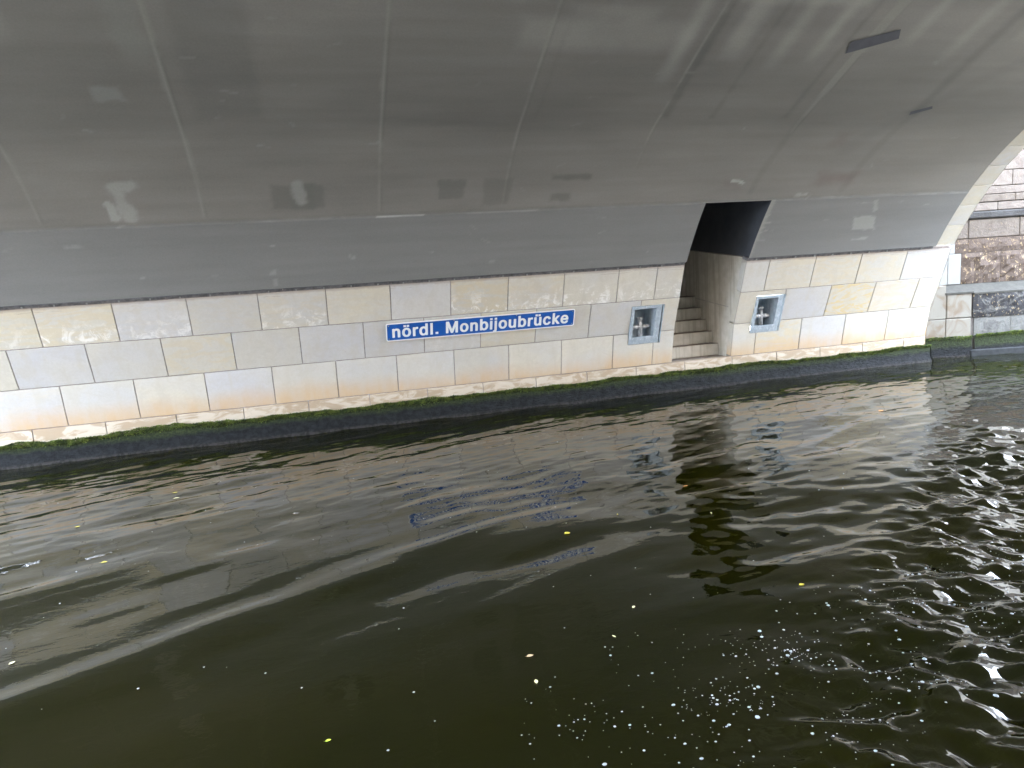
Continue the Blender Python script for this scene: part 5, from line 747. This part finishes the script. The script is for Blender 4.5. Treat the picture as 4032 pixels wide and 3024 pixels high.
# ================================================================ quay wall beyond the bridge
an = math.radians(-15); QU = Vector((math.cos(an), math.sin(an), 0)); QN = Vector((math.sin(an), -math.cos(an), 0)); QO = Vector((10.45, 9.36, 0))
quay = empty('quay_wall', 'weathered stone quay wall with mossy foot beyond the bridge at the right', 'wall', QO)
def qp(u, z, off): p = QO+QU*u+QN*off; return (p.x, p.y, z)
def qblock(name, u0, u1, z0, z1, off, depth, m, gap=.003, bev=.006, rough=0.0, slope=0.0, color=None):
    """slope: top edge leans back by this much"""
    nu, nz_ = max(1, int((u1-u0)/.07)) if rough else 1, max(1, int((z1-z0)/.07)) if rough else 1
    u = np.linspace(u0+gap, u1-gap, nu+1); zz = np.linspace(z0+gap, z1-gap, nz_+1)
    V = []; F = []
    for a in u:
        for b in zz:
            e = min(a-u[0], u[-1]-a, b-zz[0], zz[-1]-b)
            r = 0 if (rough == 0 or e < 1e-6) else rng.uniform(-.2, 1)*rough
            V.append(qp(a, b, off+r-slope*(b-z0)/(z1-z0)))
    k = nz_+1
    for i in range(nu):
        for j in range(nz_): F.append([i*k+j, (i+1)*k+j, (i+1)*k+j+1, i*k+j+1])
    n = len(V); rim = [i*k for i in range(nu+1)]+[nu*k+j for j in range(1, k)]+[i*k+k-1 for i in range(nu-1, -1, -1)]+[j for j in range(k-2, 0, -1)]
    bk = {}
    for i in rim:
        v = V[i]; a_ = (Vector(v)-QO).dot(QU); bk[i] = len(V); V.append(qp(a_, v[2], off-depth))
    for i, j in zip(rim, rim[1:]+rim[:1]): F.append([i, j, bk[j], bk[i]])
    o = mesh(name, V, F, m, quay, color=color); fix_normals(o)
    if not rough and bev: bevel(o, bev)
    return o
Q0 = -.3
# backing so that no light leaks between the stones
Vb = [qp(-1.3, -1, -.02), qp(6, -1, -.02), qp(6, 1.03, -.02), qp(-1.3, 1.03, -.02), qp(-1.3, 1.18, -.33), qp(6, 1.18, -.33), qp(6, 4.2, -.33), qp(-1.3, 4.2, -.33)]
M['old_joint'] = plain('old_joint_mortar', (.10, .088, .078), .9, .2, 20)
mesh('quay_core', Vb, [[0, 1, 2, 3], [3, 2, 5, 4], [4, 5, 6, 7]], M['old_joint'], quay)
qb = lambda *a, **k: qblock('stone', *a, **k)
# new pale pier block next to the bridge
qb(-1.25, -.39, .02, .64, .0, .2, M['new_pale'], bev=.01); qb(-.39, .035, .02, .64, .0, .2, M['new_pale'], bev=.01)
qb(-1.25, -.39, .64, 1.20, .0, .2, M['new_pale'], bev=.01); qb(-.39, .045, .64, 1.06, .0, .2, M['new_pale'], bev=.02)
# old courses, lower plane
qb(.085, .70, .13, .635, -.01, .2, M['old_pale'], rough=.008); qb(.70, 1.42, .13, .635, -.01, .2, M['old_pale'], rough=.008); qb(1.42, 2.2, .13, .635, -.01, .2, M['old_pale'], rough=.008); qb(2.2, 3.0, .13, .635, -.01, .2, M['old_pale'], rough=.008)
qb(.055, 1.15, .635, 1.04, .0, .2, M['old_mott'], rough=.035); qb(1.15, 2.1, .635, 1.04, .0, .2, M['old_mott'], rough=.035); qb(2.1, 3.0, .635, 1.04, .0, .2, M['old_mott'], rough=.035)
# sloping weathered coping
def coping(u0, u1, z0, z1, m):
    V = [qp(u0, z0, .012), qp(u1, z0, .012), qp(u1, z1, -.31), qp(u0, z1, -.31), qp(u0, z0-.03, .012), qp(u1, z0-.03, .012), qp(u1, z0-.03, -.31), qp(u0, z0-.03, -.31)]
    fix_normals(mesh('coping', V, [[0, 1, 2, 3], [4, 5, 1, 0], [5, 6, 2, 1], [7, 4, 0, 3], [6, 7, 3, 2]], m, quay))
M['wet_coping'] = plain('weathered_coping', (.058, .055, .046), .95, .18, 12, 0, .3)
coping(-.41, .06, 1.072, 1.19, M['wet_coping']); coping(.063, 1.2, 1.052, 1.19, M['wet_coping']); coping(1.206, 3, 1.052, 1.19, M['wet_coping'])
# wet slab at the foot
qb(.0, 1.9, -.5, .115, .05, .3, M['grey_wet'], bev=.02); qb(1.9, 3.4, -.5, .115, .05, .3, M['grey_wet'], bev=.02)
# upper plane
U = -.3
def row(js, z0, z1, m, off=U, **k):
    for a, b in zip(js[:-1], js[1:]): qb(a, b, z0, z1, off, .2, m, **k)
qb(-.95, -.205, 1.19, 1.70, U+.02, .2, M['bright_stone'], bev=.006); qb(-.205, .02, 1.19, 1.70, U+.02, .2, M['bright_stone'], bev=.006)
qb(-.95, -.09, 1.70, 2.6, U+.02, .2, M['bright_stone'], bev=.006)
row([.03, .70, 1.5, 2.3, 3.1], 1.19, 1.705, M['old_rough'], rough=.045)
row([-.09, .15, 1.3, 2.3, 3.1], 1.705, 1.935, M['old_rough'], rough=.02); row([-.09, .14, 1.0, 1.9, 3.1], 1.935, 2.245, M['old_tan'], bev=.012)
row([-.09, 1.2, 3.1], 2.25, 2.375, M['old_dark'], off=U+.03, bev=.02)  # projecting moulding, darker than the courses around it
row([-.09, .62, 1.4, 3.1], 2.38, 2.515, M['old_pink'], bev=.008); row([-.09, .9, 2, 3.1], 2.52, 2.64, M['old_tan'], off=U+.01, bev=.008)
row([-.09, 1.1, 3.1], 2.645, 2.77, M['old_pink']); row([-.09, .85, 1.9, 3.1], 2.775, 3.02, M['old_pink']); row([-.09, .7, 1.5, 3.1], 3.025, 3.33, M['old_pink']); row([-.09, .9, 2.1, 3.1], 3.335, 3.7, M['old_pink'])
row([-.2, 1, 3.1], 3.70, 3.85, M['old_pink'], off=U+.08)
# continuation out of the frame, parallel to the river
Ee = qp(3.05, 0, 0)
mesh('quay_continuation', [(Ee[0], Ee[1], -1), (60, Ee[1]-.5, -1), (60, Ee[1]-.5, 3.8), (Ee[0], Ee[1], 3.8)], [[0, 1, 2, 3]], M['old_tan'], quay)
fq = lambda u: np.stack([QO.x+QU.x*u, QO.y+QU.y*u], 1)
ua, za = tide(-1.1, .04, fq, (QN.x, QN.y), quay, top=.325, flare=.3); moss(-1.1, .04, fq, (QN.x, QN.y), ua, za, quay, 2200)
ub, zb = tide(.09, 3.0, fq, (QN.x, QN.y), quay, top=.36, flare=.0); moss(.09, 3.0, fq, (QN.x, QN.y), ub, zb, quay, 2600)
qlw = empty('quay_wall', 'plain stone quay wall left of the bridge outside the photo', 'wall', (-5.6, 9.75, 0))
mesh('wall_face', [(-60, 9.75, -1), (-5.5, 9.75, -1), (-5.5, 9.75, 3.6), (-60, 9.75, 3.6)], [[0, 1, 2, 3]], M['old_tan'], qlw)
qfw = empty('quay_wall', 'plain stone quay wall on the far side of the river behind the viewer', 'wall', (0, -6.9, 0))
mesh('wall_face', [(-60, -6.9, -1), (-60, -6.9, 3.6), (60, -6.9, 3.6), (60, -6.9, -1)], [[0, 1, 2, 3]], M['old_tan'], qfw)

# tall stone building standing on the quay beyond the bridge, and two unseen ones added on the far bank to block low sky light
M['facade'] = plain('pale_facade', (.34, .31, .27), .9, .1, 1)
def big_house(label, x0, x1, y0, y1, h, side):
    t = empty('stone_building', label, 'building', ((x0+x1)/2, (y0+y1)/2, 3.6))
    boxw('wall', (x0, y0, 3.6), (x1, y1, h), M['facade'], t)
    yy = y0 if side < 0 else y1
    me = None
    for z in np.arange(5.0, h-1.5, 3.2):
        for x in np.arange(x0+1.5, x1-1.5, 2.6):
            o = boxw('window', (x, yy-.05, z), (x+1.1, yy+.05, z+1.8), M['strip'], t) if me is None else None
            if me is None: me = o.data; ox, oz = x, z
            else:
                o = bpy.data.objects.new('window', me); link(o, t); o.location = (x-ox, 0, z-oz)
    boxw('cornice', (x0-.3, y0-.3, h), (x1+.3, y1+.3, h+.5), M['facade'], t)
big_house('tall pale stone building above the quay wall beyond the bridge', 20, 50, 9.6, 24, 14, -1)
big_house('unseen stone building added on the far bank behind the viewer to block sky light, downstream of the bridge', 14, 50, -30, -13, 14, 1)
big_house('unseen stone building added on the far bank behind the viewer to block sky light, upstream of the bridge', -40, -8, -30, -13, 13, 1)

# ================================================================ ground behind both banks
gv = [(-400, 9.75, 3.6), (-5.5, 9.75, 3.6), (-5.5, 12, 3.6), (9.55, 12, 3.6), (9.55, 10.1, 3.6), (13.3, 8.9, 3.6), (400, 8.6, 3.6), (400, 500, 3.6), (-400, 500, 3.6), (-400, -6.9, 3.6), (400, -6.9, 3.6), (400, -500, 3.6), (-400, -500, 3.6)]
mesh('ground', gv, [[0, 1, 2, 8], [2, 3, 7, 8], [3, 4, 5, 7], [5, 6, 7], [9, 12, 11, 10]], M['ground'], kind='structure')

# ================================================================ the river
def water():
    def axis(a, b, d, lo, hi):
        core_ = np.arange(a, b+1e-6, d); l = []; x = a; st_ = d
        while x > lo: st_ *= 1.25; x -= st_; l.append(x)
        r = []; x = core_[-1]; st_ = d
        while x < hi: st_ *= 1.25; x += st_; r.append(x)
        return np.concatenate([l[::-1], core_, r])
    xs = axis(-4.5, 11.6, .022, -400, 400); ys = axis(1.3, 9.45, .02, -7, 10.4)
    X, Y = np.meshgrid(xs, ys, indexing='ij')
    Z = wave(X, Y)
    a, b = len(xs), len(ys); i, j = np.meshgrid(np.arange(a-1), np.arange(b-1), indexing='ij'); i, j = i.ravel(), j.ravel()
    o = mesh_np('water', np.stack([X.ravel(), Y.ravel(), Z.ravel()], 1), np.stack([i*b+j, (i+1)*b+j, (i+1)*b+j+1, i*b+j+1], 1), M['water'], smooth=True, kind='structure')
    return o
N5, N6, N7, N8 = Noise(51), Noise(52), Noise(53), Noise(54)
def wake(X, Y, pl, w, A, side):
    """a soft wake ridge along a polyline; side = width ratio of the far slope"""
    best = np.full(X.shape, 9.); sg = np.zeros(X.shape); al = np.zeros(X.shape); L0 = 0
    for (xa, ya), (xb, yb) in zip(pl[:-1], pl[1:]):
        l = math.hypot(xb-xa, yb-ya); t = np.clip(((X-xa)*(xb-xa)+(Y-ya)*(yb-ya))/l**2, 0, 1)
        dx, dy = X-xa-t*(xb-xa), Y-ya-t*(yb-ya); d = np.hypot(dx, dy); m = d < best
        best = np.where(m, d, best); sg = np.where(m, np.sign(-dx*(yb-ya)+dy*(xb-xa)), sg); al = np.where(m, L0+t*l, al); L0 += l
    d = best*sg                                    # + on the far (wall) side
    endf = sstep(0, .5, al)*sstep(L0, L0-.9, al) if side else 1
    ww = np.where(d > 0, w*.8, w*1.8)
    return A*np.exp(-(d/ww)**2)*endf
def wave(X, Y):
    near = sstep(11, 8.5, np.abs(X-3.5))*1.0
    r = 0*X
    ca, sa_ = math.cos(.36), math.sin(.36); U = X*ca+Y*sa_; V = -X*sa_+Y*ca    # wind/wake direction
    # long lazy swell
    for lam, A, th, ph in ((2.3, .0032, 1.15, .4), (1.45, .0022, 1.9, 2.1), (3.4, .0045, .7, 1.0), (1.05, .0011, 1.35, 4.)):
        k = 2*math.pi/lam; wx, wy = math.cos(th), math.sin(th)
        r = r+A*np.sin(k*(X*wx+Y*wy)+ph+1.8*(N5(X*.35+40, Y*.35+40)-.5)*4)
    # uneven patches, gently elongated along the wall
    r = r+.010*(N6.fbm(X*.55+60, Y*1.1+60, 2)-.5)
    calm = sstep(4.6, 6.6, Y+.14*X)                   # rippled zone along the wall
    right = sstep(.7, 2.3, X-.12*Y+.1)*sstep(6.8, 4.2, Y)*sstep(2.3, 3.0, Y+.25*X)   # choppy lower right
    br = sstep(-.1, .8, X-1.05-1.3*(Y-2.0))*sstep(7.5, 5.5, X)
    rr = calm*(.35+1.1*N5.fbm(X*.7+11, Y*1.1+44, 3))
    r = r+rr*(.0085*(N7.fbm(U*4.0+80, V*8.4+80, 3)-.5)+.0034*(N8(U*8+90, V*13+90)-.5))
    r = r+(.25+.75*np.clip(right+br, 0, 1))*.036*(N8.fbm(X*2.8+Y*.4+33, Y*5.2-X*.4+33, 2)-.5)*(right*.9+br*1.0+.06)
    r = r+br*(.056*(N7.fbm(X*3.4+10, Y*6.5+X*2+10, 2)-.5)+.048*(N5.fbm(X*9+70, Y*12+X*4+70, 2)-.5))
    r = r+.034*(.12+.88*np.clip(sstep(3.0, 4.3, Y+.1*X)+right, 0, 1))*(N7.fbm(U*1.05+120, V*2.9+120, 2)-.5)
    xr = sstep(5.0, 8.5, X)
    r = r+xr*.014*(N6.fbm(X*1.6+Y+15, Y*4.5-X+15, 3)-.5)
    # wakes running diagonally away from the camera
    r = r+wake(X, Y, [(-3.4, 2.7), (-1.59, 3.55), (-1.05, 3.82), (-.74, 4.03), (-.25, 4.30), (.35, 4.60), (1.42, 4.95), (2.4, 5.2)], .17, .021, 1)
    r = r+wake(X, Y, [(.3, 3.9), (.73, 4.0), (1.3, 4.04), (2.07, 4.31), (2.7, 4.74), (3.36, 4.88), (5.64, 5.78), (6.88, 6.09)], .16, .011, 1)
    r = r+wake(X, Y, [(.0, 3.45), (.6, 3.62), (1.1, 3.68), (1.6, 3.8)], .12, .006, 1)
    r = r+wake(X, Y, [(-3.5, 4.5), (-2.1, 4.95), (-1.3, 5.3), (-.4, 5.05), (.3, 5.2)], .22, .011, 1)
    fade = sstep(60, 12, np.hypot(X, Y))
    return r*fade
water()

# ================================================================ things floating on the water
def wz_(x, y): return float(wave(np.array([float(x)]), np.array([float(y)]))[0])
def foam():
    V = []; F = []
    def disc(x, y, r):
        z = wz_(x, y); n = 8; b = len(V); e = rng.uniform(.7, 1.1); a0 = rng.uniform(0, 6.3)
        for R_, h in ((1, .0005), (.7, .35*r), ):
            for k in range(n):
                a = a0+2*math.pi*k/n; V.append((x+R_*r*math.cos(a)*rng.uniform(.85, 1.15), y+R_*r*e*math.sin(a)*rng.uniform(.85, 1.15), z+h+.0006))
        V.append((x, y, z+.45*r))
        for k in range(n): F.append([b+k, b+(k+1) % n, b+n+(k+1) % n, b+n+k]); F.append([b+n+k, b+n+(k+1) % n, b+2*n])
    # drifts of bubbles, lower right of the view
    c = 0
    while c < 1300:
        x, y = rng.uniform(.3, 4.2), rng.uniform(1.6, 3.6)
        d = N5.fbm(np.array([x*2.6+5]), np.array([y*4+x*.8]), 3)[0]
        band = math.exp(-((y-(2.12+.17*x))/.36)**2)*min(1, max(.05, (x-.3)/1.0))
        if rng.random() < band*(.22+.78*sstep(.38, .66, d)):
            disc(x, y, min(.010, .0016*math.exp(abs(rng.normal(0, .72))))); c += 1
    for k in range(170):
        x, y = rng.uniform(-3, 6), rng.uniform(2.4, 7.5); disc(x, y, rng.uniform(.002, .0065))
    o = mesh('foam_bubbles', V, F, M['foam'], smooth=True, kind='stuff')
    o['label'] = 'white foam bubbles drifting on the dark water'
foam()
LM = {'yellow': leaf_mat('leaf_yellow', (.62, .50, .06)), 'pale': leaf_mat('leaf_pale', (.72, .64, .36)), 'orange': leaf_mat('leaf_orange', (.62, .26, .07)), 'tan': leaf_mat('leaf_tan', (.66, .46, .26)), 'green': leaf_mat('leaf_green', (.42, .50, .05))}
def leaf(x, y, L, col, rot, label, w=.5):
    z = wz_(x, y)+.003
    t = empty('floating_leaf', label, 'leaf', (x, y, z), 'leaves floating on the river'); t.rotation_euler = (0, 0, rot)
    prof = [(-.5, .0), (-.38, .55), (-.15, 1.0), (.1, .95), (.32, .6), (.5, .0)]
    V = [(0, 0, 0)]; V = []
    for u, h in prof: V += [(u*L, h*w*L/2, .10*h*w*L+.03*L*u*u), (u*L, 0, .0), (u*L, -h*w*L/2, .08*h*w*L+.04*L*u*u)]
    F = []
    for i in range(5): F += [[i*3, i*3+1, i*3+4, i*3+3], [i*3+1, i*3+2, i*3+5, i*3+4]]
    me = bpy.data.meshes.new('blade'); me.from_pydata(V, [], F); me.materials.append(LM[col]); o = bpy.data.objects.new('blade', me); link(o, t)
    s = [(-.5*L, .001, .001), (-.72*L, .06*L, .004), (-.72*L, .06*L-.0015, .004), (-.5*L, -.001, .001)]
    me = bpy.data.meshes.new('stalk'); me.from_pydata(s, [], [[0, 1, 2, 3]]); me.materials.append(LM[col]); o = bpy.data.objects.new('stalk', me); link(o, t)
for a in ((1.54, 4.49, .048, 'yellow', .3, 'bright yellow leaf floating left of the dark door reflection', .8), (2.02, 4.72, .022, 'yellow', 1.2, 'tiny yellow leaf close behind the heart shaped yellow leaf'),
          (2.46, 3.21, .036, 'yellow', .2, 'yellow leaf alone on the dark water at the lower right', .7), (1.49, 3.32, .030, 'pale', .8, 'pale cream leaf floating above a small white fleck'),
          (1.27, 3.08, .026, 'pale', 1.9, 'narrow whitish leaf left of the foam drift', .4), (.83, 3.07, .036, 'tan', .1, 'tan half curled leaf in the dark lower middle water', .6),
          (.79, 2.85, .036, 'pale', 1.4, 'white fleck of leaf just below the tan curled leaf', .5), (-1.42, 7.09, .05, 'yellow', .2, 'upper of two pale yellow leaves near the mossy wall', .4),
          (-1.38, 6.92, .055, 'pale', .1, 'lower of two pale yellow leaves near the mossy wall', .4), (-2.04, 6.39, .04, 'yellow', .3, 'small yellow leaf among the tan ripples at the left', .5),
          (-1.60, 5.41, .045, 'yellow', .0, 'yellow leaf on the grey reflection left of centre', .4), (-1.68, 4.02, .036, 'pale', 1., 'cream leaf at the left edge above the wake', .6),
          (6.17, 6.64, .075, 'orange', .5, 'orange leaf on the ripples below the right mooring niche', .7), (-.12, 2.76, .026, 'green', .2, 'green yellow leaf at the bottom left of the foam bubbles', .6),
          (2.63, 4.43, .036, 'pale', 1.3, 'pale upright leaf on the dark reflection of the doorway', .3), (2.82, 5.14, .045, 'orange', .1, 'dull orange leaf in the dark reflection below the doorway', .4)):
    leaf(*a[:6], w=a[6] if len(a) > 6 else .5)
